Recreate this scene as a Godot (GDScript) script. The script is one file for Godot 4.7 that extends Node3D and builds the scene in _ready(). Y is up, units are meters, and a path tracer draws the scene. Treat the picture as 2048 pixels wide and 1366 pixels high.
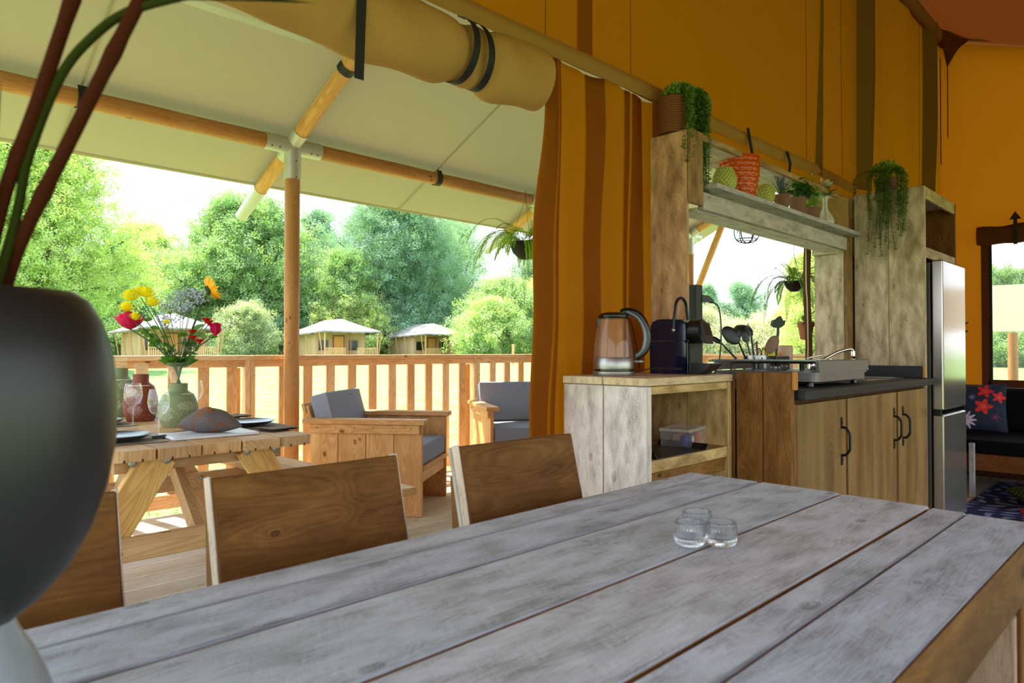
extends Node3D

# ---------------------------------------------------------------- geometry collector
class Geo:
	var v := PackedVector3Array()
	var n := PackedVector3Array()
	var t := PackedVector2Array()
	var i := PackedInt32Array()

	func put(p: Vector3, q: Vector3, uv := Vector2.ZERO) -> int:
		v.append(p); n.append(q); t.append(uv)
		return v.size() - 1

	func tri(a: int, b: int, c: int) -> void:      # counter-clockwise seen from outside
		i.append(a); i.append(c); i.append(b)

	func quad(a: int, b: int, c: int, d: int) -> void:
		tri(a, b, c); tri(a, c, d)

	func toward(a: int, b: int, c: int, dir: Vector3) -> void:
		if (v[b] - v[a]).cross(v[c] - v[a]).dot(dir) < 0.0: tri(a, c, b)
		else: tri(a, b, c)

	func smooth(from_v: int, from_i: int) -> void:
		for k in range(from_v, v.size()): n[k] = Vector3.ZERO
		for k in range(from_i, i.size(), 3):
			var x := i[k]; var y := i[k + 1]; var z := i[k + 2]
			var q := (v[z] - v[x]).cross(v[y] - v[x])
			n[x] += q; n[y] += q; n[z] += q
		for k in range(from_v, v.size()):
			n[k] = n[k].normalized() if n[k].length_squared() > 1e-20 else Vector3.UP

	func turn(from_v: int, tr: Transform3D) -> void:
		for k in range(from_v, v.size()):
			v[k] = tr * v[k]
			n[k] = (tr.basis * n[k]).normalized()

	func mesh() -> ArrayMesh:
		var a := []
		a.resize(Mesh.ARRAY_MAX)
		a[Mesh.ARRAY_VERTEX] = v; a[Mesh.ARRAY_NORMAL] = n; a[Mesh.ARRAY_TEX_UV] = t; a[Mesh.ARRAY_INDEX] = i
		var m := ArrayMesh.new()
		m.add_surface_from_arrays(Mesh.PRIMITIVE_TRIANGLES, a)
		return m

	# a box with chamfered, softly shaded edges; texture runs along its longest side, one unit a metre
	func box(c: Vector3, s: Vector3, b := 0.002, basis := Basis.IDENTITY, off := Vector2.ZERO, grain := -1) -> Geo:
		var h := s * 0.5
		b = minf(b, minf(h.x, minf(h.y, h.z)) * 0.9)
		var L := grain if grain >= 0 else s.max_axis_index()
		var base := v.size()
		for k in 3:
			var u := (k + 1) % 3; var w := (k + 2) % 3
			for sg: float in [-1.0, 1.0]:
				for q in 4:
					var p := Vector3.ZERO; var nn := Vector3.ZERO
					p[k] = sg * h[k]
					p[u] = (h[u] - b) * (1.0 if q & 1 else -1.0)
					p[w] = (h[w] - b) * (1.0 if q & 2 else -1.0)
					nn[k] = sg
					var uv: Vector2
					if k == L: uv = Vector2(p[u], p[w])
					else: uv = Vector2(p[L], p[3 - k - L] + (0.05 if sg > 0 else 0.0) + k * 0.11)
					put(c + basis * p, basis * nn, uv + off)
		var id := func(k: int, sg: int, a: int, bq: int) -> int: return base + k * 8 + (4 if sg > 0 else 0) + (1 if a > 0 else 0) + (2 if bq > 0 else 0)
		for k in 3:
			for sg in [-1, 1]:
				var q := base + k * 8 + (4 if sg > 0 else 0)
				var dir := basis * Vector3(float(sg) if k == 0 else 0.0, float(sg) if k == 1 else 0.0, float(sg) if k == 2 else 0.0)
				toward(q, q + 1, q + 3, dir); toward(q, q + 3, q + 2, dir)
				if b > 0.0:
					var u := (k + 1) % 3
					for su in [-1, 1]:
						var d2 := Vector3.ZERO
						d2[k] = sg; d2[u] = su
						d2 = basis * d2
						var a0: int = id.call(k, sg, su, -1); var a1: int = id.call(k, sg, su, 1)
						var b0: int = id.call(u, su, -1, sg); var b1: int = id.call(u, su, 1, sg)
						toward(a0, a1, b1, d2); toward(a0, b1, b0, d2)
		if b > 0.0:
			for sx in [-1, 1]: for sy in [-1, 1]: for sz in [-1, 1]:
				toward(id.call(0, sx, sy, sz), id.call(1, sy, sz, sx), id.call(2, sz, sx, sy), basis * Vector3(sx, sy, sz))
		return self

	func tube(pts: PackedVector3Array, rad: Variant, seg := 8, caps := true, off := Vector2.ZERO) -> Geo:
		var base := v.size(); var bi := i.size()
		var m := pts.size()
		var up := Vector3.UP
		var along := 0.0
		var first := (pts[1] - pts[0]).normalized()
		if absf(first.dot(up)) > 0.9: up = Vector3.RIGHT
		var side := first.cross(up).normalized()
		for k in m:
			var d := (pts[mini(k + 1, m - 1)] - pts[maxi(k - 1, 0)]).normalized()
			side = (side - d * side.dot(d)).normalized()
			var other := d.cross(side)
			var r: float = rad if rad is float else rad[k]
			if k > 0: along += pts[k].distance_to(pts[k - 1])
			for q in seg + 1:
				var a := TAU * q / seg
				var nn := side * cos(a) + other * sin(a)
				put(pts[k] + nn * r, nn, off + Vector2(along, a * r))
		for k in m - 1:
			for q in seg:
				var a := base + k * (seg + 1) + q
				quad(a, a + 1, a + seg + 2, a + seg + 1)
		if caps:
			for e in 2:
				var k := 0 if e == 0 else m - 1
				var d := (pts[0] - pts[1]).normalized() if e == 0 else (pts[m - 1] - pts[m - 2]).normalized()
				var ctr := put(pts[k], d, off)
				var s0 := v.size()
				for q in seg:
					var src := base + k * (seg + 1) + q
					put(v[src], d, off + Vector2(cos(TAU * q / seg), sin(TAU * q / seg)) * (v[src] - pts[k]).length())
				for q in seg: toward(ctr, s0 + q, s0 + (q + 1) % seg, d)
		return self

	# profile of (radius, height) pairs from the bottom up; corners sharper than 40 degrees stay crisp
	func lathe(prof: PackedVector2Array, seg := 24, tr := Transform3D.IDENTITY) -> Geo:
		var base := v.size()
		var m := prof.size()
		var along := 0.0
		for k in m - 1:
			var a := prof[k]; var b := prof[k + 1]
			var d := (b - a)
			if d.length_squared() < 1e-14: continue
			var nn := Vector2(d.y, -d.x).normalized()
			var n0 := nn; var n1 := nn
			if k > 0:
				var e := a - prof[k - 1]
				var q := Vector2(e.y, -e.x).normalized()
				if q.dot(nn) > 0.75: n0 = (q + nn).normalized()
			if k < m - 2:
				var e := prof[k + 2] - b
				var q := Vector2(e.y, -e.x).normalized()
				if q.dot(nn) > 0.75: n1 = (q + nn).normalized()
			var s0 := v.size()
			for j in seg + 1:
				var w := TAU * j / seg
				var cx := cos(w); var sx := sin(w)
				put(Vector3(a.x * cx, a.y, a.x * sx), Vector3(n0.x * cx, n0.y, n0.x * sx), Vector2(w * maxf(a.x, 0.01), along))
				put(Vector3(b.x * cx, b.y, b.x * sx), Vector3(n1.x * cx, n1.y, n1.x * sx), Vector2(w * maxf(a.x, 0.01), along + d.length()))
			along += d.length()
			for j in seg:
				var q := s0 + j * 2
				if a.x > 1e-6: tri(q, q + 1, q + 2)
				if b.x > 1e-6: tri(q + 1, q + 3, q + 2)
		turn(base, tr)
		return self

	func sheet(nu: int, nv: int, f: Callable, uvs := Vector2.ONE) -> Geo:
		var base := v.size(); var bi := i.size()
		for a in nu + 1:
			for b in nv + 1:
				put(f.call(float(a) / nu, float(b) / nv), Vector3.UP, Vector2(float(a) / nu * uvs.x, float(b) / nv * uvs.y))
		for a in nu:
			for b in nv:
				var q := base + a * (nv + 1) + b
				quad(q, q + nv + 1, q + nv + 2, q + 1)
		smooth(base, bi)
		return self

	# outline in the plane of x and y, drawn out along z
	func prism(poly: PackedVector2Array, z0: float, z1: float, tr := Transform3D.IDENTITY, off := Vector2.ZERO) -> Geo:
		var base := v.size()
		if Geometry2D.is_polygon_clockwise(poly): poly.reverse()
		var m := poly.size()
		var cut := Geometry2D.triangulate_polygon(poly)
		for e in 2:
			var s0 := v.size()
			var z := z0 if e == 0 else z1
			var q := Vector3(0, 0, -1 if e == 0 else 1)
			for p in poly: put(Vector3(p.x, p.y, z), q, off + p)
			for k in range(0, cut.size(), 3): toward(s0 + cut[k], s0 + cut[k + 1], s0 + cut[k + 2], q)
		for k in m:
			var a := poly[k]; var b := poly[(k + 1) % m]
			var d := b - a
			var q := Vector3(d.y, -d.x, 0).normalized()
			var s0 := v.size()
			for p: Vector2 in [a, b]:
				for z: float in [z0, z1]: put(Vector3(p.x, p.y, z), q, off + Vector2(z, p.x + p.y))
			toward(s0, s0 + 1, s0 + 3, q); toward(s0, s0 + 3, s0 + 2, q)
		turn(base, tr)
		return self

	func ball(c: Vector3, r: Vector3, seg := 12, rings := 8, basis := Basis.IDENTITY) -> Geo:
		var base := v.size()
		for a in rings + 1:
			var p := PI * a / rings
			for b in seg + 1:
				var w := TAU * b / seg
				var d := Vector3(sin(p) * cos(w), -cos(p), sin(p) * sin(w))
				put(c + basis * (d * r), (basis * (d / r)).normalized(), Vector2(float(b) / seg, float(a) / rings))
		for a in rings:
			for b in seg:
				var q := base + a * (seg + 1) + b
				if a > 0: tri(q, q + seg + 1, q + 1)
				if a < rings - 1: tri(q + 1, q + seg + 1, q + seg + 2)
		return self

	# a leaf or petal: pointed blade with a fold along the middle
	func leaf(p: Vector3, dir: Vector3, nrm: Vector3, length: float, width: float, bend := 0.0, segs := 3, tip := 0.0) -> Geo:
		var base := v.size(); var bi := i.size()
		dir = dir.normalized()
		var side := dir.cross(nrm).normalized()
		var up := side.cross(dir)
		var at := p
		var step := length / segs
		for k in segs + 1:
			var f := float(k) / segs
			var w := width * 0.5 * (sin(PI * pow(f, 0.8)) * (1.0 - tip) + tip * minf(1.0, f * 3.0))
			if k == segs and tip == 0.0: w = 0.0
			put(at - side * w + up * w * 0.25, up, Vector2(f * length, -w)); put(at, up, Vector2(f * length, 0)); put(at + side * w + up * w * 0.25, up, Vector2(f * length, w))
			var r := Basis(side, bend / segs)
			dir = r * dir; up = r * up
			at += dir * step
		for k in segs:
			var q := base + k * 3
			quad(q, q + 1, q + 4, q + 3); quad(q + 1, q + 2, q + 5, q + 4)
		smooth(base, bi)
		return self

# ---------------------------------------------------------------- naming and tagging
var rng := RandomNumberGenerator.new()
var used := {}
var mats := {}
var tex := {}

func numbered(called: String) -> String:
	used[called] = used.get(called, -1) + 1
	return called if used[called] == 0 else "%s_%03d" % [called, used[called]]

func tag(o: Node3D, label: String, category: String, group := "") -> Node3D:
	o.set_meta("label", label); o.set_meta("category", category)
	if group: o.set_meta("group", group)
	return o

func thing(called: String, label: String, category: String, at := Vector3.ZERO, turn := 0.0, group := "") -> Node3D:
	var o := Node3D.new()
	o.name = numbered(called)
	add_child(o)
	o.position = at; o.rotation.y = turn
	return tag(o, label, category, group)

func obj(called: String, g: Variant, m: Material, parent: Node3D = self, at := Vector3.ZERO) -> MeshInstance3D:
	var o := MeshInstance3D.new()
	o.mesh = g.mesh() if g is Geo else g
	o.material_override = m
	o.position = at
	if parent == self:
		o.name = numbered(called); add_child(o)
	else:
		o.name = called; parent.add_child(o, true)
	return o

func struct(called: String, g: Variant, m: Material, label: String) -> MeshInstance3D:
	var o := obj(called, g, m)
	o.set_meta("kind", "structure"); o.set_meta("label", label); o.set_meta("category", called.split("_")[0])
	return o

func copy(o: Node3D, at: Vector3, turn: float, label: String, group := "") -> Node3D:
	var c: Node3D = o.duplicate()
	c.name = numbered(String(o.name).rstrip("0123456789").trim_suffix("_")); add_child(c)
	c.position = at; c.rotation.y = turn
	c.set_meta("label", label)
	if group: c.set_meta("group", group)
	return c

func rnd(a: float, b: float) -> float: return rng.randf_range(a, b)
func ruv() -> Vector2: return Vector2(rng.randf() * 3.0, rng.randf() * 3.0)
func P(a: Array) -> PackedVector3Array: return PackedVector3Array(a)
func V2(a: Array) -> PackedVector2Array:
	var o := PackedVector2Array()
	for k in range(0, a.size(), 2): o.append(Vector2(a[k], a[k + 1]))
	return o

# a plank given by its two opposite corners
func board(parent: Node3D, called: String, m: Material, lo: Vector3, hi: Vector3, bev := 0.0025, grain := -1) -> MeshInstance3D:
	var c := (lo + hi) * 0.5
	return obj(called, Geo.new().box(Vector3.ZERO, (hi - lo).abs(), bev, Basis.IDENTITY, ruv(), grain), m, parent, c)

# a plank from end to end: width across, thickness along «face»
func bar(parent: Node3D, called: String, m: Material, a: Vector3, b: Vector3, width: float, thick: float, face: Vector3, bev := 0.003) -> MeshInstance3D:
	var x := (b - a).normalized()
	var z := (face - x * face.dot(x)).normalized()
	var bs := Basis(x, z.cross(x), z)
	return obj(called, Geo.new().box(Vector3.ZERO, Vector3(a.distance_to(b), width, thick), bev, bs, ruv(), 0), m, parent, (a + b) * 0.5)

func arc(c: Vector3, u: Vector3, w: Vector3, a0: float, a1: float, k: int) -> PackedVector3Array:
	var o := PackedVector3Array()
	for q in k + 1:
		var a := lerpf(a0, a1, float(q) / k)
		o.append(c + u * cos(a) + w * sin(a))
	return o

func curve(pts: Array, k := 6) -> PackedVector3Array:
	var o := PackedVector3Array()
	var m := pts.size()
	for s in m - 1:
		for q in k:
			o.append((pts[s] as Vector3).cubic_interpolate(pts[s + 1], pts[maxi(s - 1, 0)], pts[mini(s + 2, m - 1)], float(q) / k))
	o.append(pts[m - 1])
	return o

# ---------------------------------------------------------------- textures and materials
func noise(w: int, h: int, sd: int, freq: float, oct := 4, ridged := false) -> Image:
	var f := FastNoiseLite.new()
	f.seed = sd; f.noise_type = FastNoiseLite.TYPE_SIMPLEX_SMOOTH; f.frequency = freq
	f.fractal_type = FastNoiseLite.FRACTAL_RIDGED if ridged else FastNoiseLite.FRACTAL_FBM; f.fractal_octaves = oct
	var im := f.get_seamless_image(w, h)
	im.convert(Image.FORMAT_L8)
	return im

func stretched(w: int, h: int, sw: int, sh: int, sd: int, freq: float, oct := 4) -> PackedByteArray:
	var im := noise(sw, sh, sd, freq, oct)
	im.resize(w, h, Image.INTERPOLATE_CUBIC)
	return im.get_data()

# wood whose grain runs along the width of the picture; «ramp» from dark to light
# o: fine fibre, broad streaks, blotches, growth rings, saw marks, cracks, specks, knots
func wood_tex(key: String, w: int, h: int, sd: int, ramp: Array, o: Dictionary) -> void:
	var A := stretched(w, h, w / 22, h, sd, 0.22, 3)
	var B := stretched(w, h, w / 16, h / 3, sd + 1, 0.016, 2)
	var C := stretched(w, h, w / 7, h / 3, sd + 2, 0.022, 4)
	var D := stretched(w, h, w / 3, h / 3, sd + 3, 0.035, 3)
	var E := noise(w / 2, h / 2, sd + 4, 0.45, 2); E.resize(w, h, Image.INTERPOLATE_CUBIC)
	var F := E.get_data()
	var r := RandomNumberGenerator.new()
	r.seed = sd
	var val := PackedFloat32Array()
	val.resize(w * h)
	var hs := PackedFloat32Array(); hs.resize(256)
	for k in 256: hs[k] = sin(TAU * k / 256.0)
	var fine: float = o.get("fine", 0.3) / 255.0; var mid: float = o.get("mid", 0.2) / 255.0; var blotch: float = o.get("blotch", 0.5) / 255.0
	var ring: float = o.get("ring", 0.0); var rn: float = o.get("rings", 9.0); var saw: float = o.get("saw", 0.0) / 145.0; var speck: float = o.get("speck", 0.0) / 255.0
	var sx: int = o.get("sx", 9); var sy: int = o.get("sy", 4)
	# knots bend the growth rings round them
	var bend := PackedFloat32Array(); bend.resize(w * h)
	var kn := []
	for k: int in o.get("knots", 3):
		var cx := r.randi_range(60, w - 60); var cy := r.randi_range(h / 12, h - h / 12); var R := r.randf_range(0.014, 0.032) * h
		kn.append([cx, cy, R])
		for y in range(maxi(0, cy - int(R * 5.0)), mini(h, cy + int(R * 5.0))):
			for x in range(maxi(0, cx - int(R * 9)), mini(w, cx + int(R * 9))):
				var dx := (x - cx) / (R * 2.0); var dy := (y - cy) / R
				var d := sqrt(dx * dx + dy * dy)
				if d < 4.5: bend[y * w + x] += 1.4 * exp(-d * 0.75) * (1.0 - d / 4.5)
	var p := 0
	for y in h:
		for x in w:
			var v := 0.5 + (A[p] - 127.0) * fine + (B[p] - 127.0) * mid + (C[p] - 127.0) * blotch + (F[p] - 127.0) * speck * (D[p] / 127.0)
			if ring > 0.0: v += hs[int((B[p] * rn / 255.0 + bend[p] * 2.2 + A[p] * 0.0006) * 256.0) & 255] * ring
			if saw > 0.0 and D[p] > 120: v += hs[(x * sx + y * sy) & 255] * saw * (D[p] - 120.0)
			val[p] = v
			p += 1
	for q: Array in kn:
		var R: float = q[2]
		for y in range(maxi(0, q[1] - int(R * 1.4)), mini(h, q[1] + int(R * 1.4))):
			for x in range(maxi(0, q[0] - int(R * 2)), mini(w, q[0] + int(R * 2))):
				var dx: float = (x - q[0]) / (R * 1.35); var dy: float = (y - q[1]) / R
				var d := sqrt(dx * dx + dy * dy) + (C[y * w + x] - 127) / 700.0
				if d < 1.0: val[y * w + x] += -o.get("knot", 0.3) * smoothstep(1.0, 0.75, d) + 0.06 * sin(d * 22.0)
	# hairline cracks along the grain
	for k: int in o.get("cracks", 0):
		var x := r.randi_range(0, w - 1); var y := r.randf() * h; var ln := r.randi_range(w / 20, w / 5)
		for q in ln:
			y += r.randf_range(-0.22, 0.22)
			var px := (x + q) % w; var py := posmod(int(y), h)
			val[py * w + px] -= 0.30 * sin(PI * q / ln)
	var lut := PackedByteArray()
	for k in 256:
		var f := k / 255.0 * (ramp.size() - 1)
		var c: Color = (ramp[int(f)] as Color).lerp(ramp[mini(int(f) + 1, ramp.size() - 1)], f - int(f))
		lut.append(c.r8); lut.append(c.g8); lut.append(c.b8)
	var out := PackedByteArray(); out.resize(w * h * 3)
	var hgt := PackedByteArray(); hgt.resize(w * h)
	for q in w * h:
		var k := clampi(int(val[q] * 255.0), 0, 255)
		out[q * 3] = lut[k * 3]; out[q * 3 + 1] = lut[k * 3 + 1]; out[q * 3 + 2] = lut[k * 3 + 2]
		hgt[q] = k
	tex[key] = ImageTexture.create_from_image(Image.create_from_data(w, h, false, Image.FORMAT_RGB8, out))
	tex[key + "_h"] = ImageTexture.create_from_image(Image.create_from_data(w, h, false, Image.FORMAT_L8, hgt))

func S(c: Color, rough := 0.6, metal := 0.0) -> StandardMaterial3D:
	var key := "%s %.3f %.3f" % [c, rough, metal]
	if not mats.has(key):
		var m := StandardMaterial3D.new()
		m.albedo_color = c; m.roughness = rough; m.metallic = metal
		m.cull_mode = BaseMaterial3D.CULL_DISABLED
		mats[key] = m
	return mats[key]

func wood(t: String, tint: Color, size: Vector2, rough := 0.6, relief := 0.03) -> StandardMaterial3D:
	var key := "wood %s %s %s" % [t, tint, rough]
	if not mats.has(key):
		var m := StandardMaterial3D.new()
		m.metallic_specular = 0.35; m.albedo_color = tint; m.albedo_texture = tex[t]; m.roughness = rough
		m.uv1_scale = Vector3(1.0 / size.x, 1.0 / size.y, 1)
		if relief > 0.0:
			m.heightmap_enabled = true; m.heightmap_texture = tex[t + "_h"]; m.heightmap_scale = relief
		mats[key] = m
	return mats[key]

func foliage(c: Color, glow: Color, rough := 0.6) -> StandardMaterial3D:
	var key := "leaf %s %s" % [c, glow]
	if not mats.has(key):
		var m := StandardMaterial3D.new()
		m.albedo_color = c; m.roughness = rough; m.cull_mode = BaseMaterial3D.CULL_DISABLED
		m.backlight_enabled = true; m.backlight = glow
		m.vertex_color_use_as_albedo = true
		mats[key] = m
	return mats[key]

func glass(alpha := 0.08, c := Color(1, 1, 1)) -> StandardMaterial3D:
	var key := "glass %s %s" % [alpha, c]
	if not mats.has(key):
		var m := StandardMaterial3D.new()
		m.transparency = BaseMaterial3D.TRANSPARENCY_ALPHA
		m.albedo_color = Color(c.r, c.g, c.b, alpha); m.roughness = 0.03; m.metallic_specular = 0.38; m.cull_mode = BaseMaterial3D.CULL_DISABLED
		mats[key] = m
	return mats[key]

# ================================================================ the scene
func _ready() -> void:
	rng.seed = 7
	# camera
	var cam := Camera3D.new()
	cam.name = "camera"
	cam.fov = 52.665; cam.near = 0.05; cam.far = 600.0
	cam.position = Vector3(0, 1.09, 0)
	cam.rotation = Vector3(deg_to_rad(0.83), deg_to_rad(-45.0), 0)
	var lens := CameraAttributesPhysical.new()
	lens.frustum_focal_length = 24.24; lens.frustum_focus_distance = 3.4; lens.exposure_aperture = 6.5
	cam.attributes = lens
	add_child(cam)
	cam.fov = 52.665
	cam.current = true
	# sky
	var sky := ProceduralSkyMaterial.new()
	sky.sky_top_color = Color(0.80, 0.90, 1.0); sky.sky_horizon_color = Color(0.97, 0.985, 1.0)
	sky.ground_bottom_color = Color(0.45, 0.5, 0.3); sky.ground_horizon_color = Color(0.8, 0.85, 0.75)
	sky.sky_curve = 0.2
	sky.energy_multiplier = SKY
	var env := Environment.new()
	env.background_mode = Environment.BG_SKY
	env.sky = Sky.new(); env.sky.sky_material = sky
	env.tonemap_mode = Environment.TONE_MAPPER_LINEAR
	env.tonemap_exposure = EXPOSURE
	env.sdfgi_enabled = true; env.ssao_enabled = true; env.ssil_enabled = true
	var we := WorldEnvironment.new()
	we.name = "world"; we.environment = env
	add_child(we)
	# sun: high, beyond the railing
	var sun := DirectionalLight3D.new()
	sun.name = "sun"
	sun.light_color = Color(1.0, 0.96, 0.89); sun.light_energy = SUN; sun.light_angular_distance = 0.6
	sun.shadow_enabled = true; sun.sky_mode = DirectionalLight3D.SKY_MODE_LIGHT_ONLY
	sun.look_at_from_position(Vector3(-0.16, 2.0, -1.0), Vector3.ZERO)
	add_child(sun)
	textures()
	ground_and_deck()
	porch_frame()
	canvas()
	railings()
	kitchen()
	lounge()
	dining()
	kitchen_things()
	shelf_things()
	picnic()
	armchairs()
	hanging_plants()
	far_tents()
	trees()

const SKY := 2.0
const SUN := 3.2
const EXPOSURE := 1.9

var W_SCAF: Vector2 = Vector2(1.25, 0.5)
var W_PINE: Vector2 = Vector2(1.1, 0.45)

func textures() -> void:
	wood_tex("scaf", 2048, 1024, 11, [Color(0.34, 0.31, 0.28), Color(0.66, 0.65, 0.63), Color(0.83, 0.83, 0.82), Color(0.92, 0.92, 0.92), Color(0.98, 0.98, 0.98)], {"fine": 0.34, "mid": 0.14, "blotch": 0.46, "ring": 0.04, "rings": 9.0, "saw": 0.075, "speck": 0.42, "knots": 7, "knot": 0.16, "cracks": 70})
	wood_tex("pine", 1024, 512, 23, [Color(0.52, 0.34, 0.20), Color(0.80, 0.63, 0.45), Color(0.91, 0.79, 0.62), Color(0.96, 0.87, 0.73)], {"fine": 0.16, "mid": 0.22, "blotch": 0.14, "ring": 0.09, "rings": 9.0, "speck": 0.08, "knots": 4, "knot": 0.42})
	wood_tex("stain", 1536, 768, 37, [Color(0.34, 0.20, 0.07), Color(0.60, 0.42, 0.19), Color(0.74, 0.55, 0.29), Color(0.88, 0.72, 0.46)], {"fine": 0.28, "mid": 0.22, "blotch": 0.42, "ring": 0.075, "rings": 7.0, "saw": 0.08, "sx": 5, "sy": 3, "speck": 0.22, "knots": 6, "knot": 0.40, "cracks": 30})
	wood_tex("mottle", 1536, 768, 51, [Color(0.46, 0.40, 0.31), Color(0.66, 0.60, 0.50), Color(0.82, 0.77, 0.67), Color(0.94, 0.91, 0.85)], {"fine": 0.24, "mid": 0.16, "blotch": 0.66, "ring": 0.04, "rings": 6.0, "saw": 0.10, "sx": 7, "sy": 5, "speck": 0.14, "knots": 2, "knot": 0.2, "cracks": 12})
	wood_tex("deck", 1024, 512, 71, [Color(0.62, 0.54, 0.45), Color(0.83, 0.77, 0.68), Color(0.91, 0.86, 0.78), Color(0.96, 0.93, 0.87)], {"fine": 0.25, "mid": 0.2, "blotch": 0.2, "ring": 0.03, "rings": 6.0, "speck": 0.1, "knots": 2})
	wood_tex("lam", 1024, 512, 63, [Color(0.46, 0.39, 0.29), Color(0.68, 0.60, 0.47), Color(0.80, 0.72, 0.58), Color(0.88, 0.81, 0.68)], {"fine": 0.18, "mid": 0.55, "blotch": 0.12, "ring": 0.10, "rings": 16.0, "speck": 0.10, "knots": 1})

# textured wood shorthands
func scaf(c := Color(1, 1, 1)) -> StandardMaterial3D: return wood("scaf", c, W_SCAF, 0.62, 0.08)
func pine(c := Color(1, 1, 1)) -> StandardMaterial3D: return wood("pine", c, W_PINE, 0.6, 0.02)
func stain(c := Color(1, 1, 1)) -> StandardMaterial3D: return wood("stain", c, W_PINE, 0.7, 0.03)
func mottle(c := Color(1, 1, 1)) -> StandardMaterial3D: return wood("mottle", c, W_PINE, 0.6, 0.04)
func lam(c := Color(1, 1, 1)) -> StandardMaterial3D: return wood("lam", c, W_PINE, 0.42, 0.0)
func pines(k: int) -> StandardMaterial3D: return pine([Color(1, 1, 1), Color(0.95, 0.90, 0.84), Color(1.0, 0.95, 0.88)][k % 3])

func cloth(key: String, c: Color, glow: Color, weave := 0.0) -> StandardMaterial3D:
	if not mats.has(key):
		var m := StandardMaterial3D.new()
		m.albedo_color = c; m.roughness = 0.9; m.metallic_specular = 0.2; m.cull_mode = BaseMaterial3D.CULL_DISABLED
		if glow.v > 0.0: m.backlight_enabled = true; m.backlight = glow
		if weave > 0.0:
			if not tex.has("weave"): tex.weave = ImageTexture.create_from_image(noise(256, 256, 5, 0.25, 2))
			m.heightmap_enabled = true; m.heightmap_texture = tex.weave; m.heightmap_scale = weave
			m.uv1_triplanar = true; m.uv1_world_triplanar = true; m.uv1_scale = Vector3(3, 3, 3)
		mats[key] = m
	return mats[key]

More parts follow.
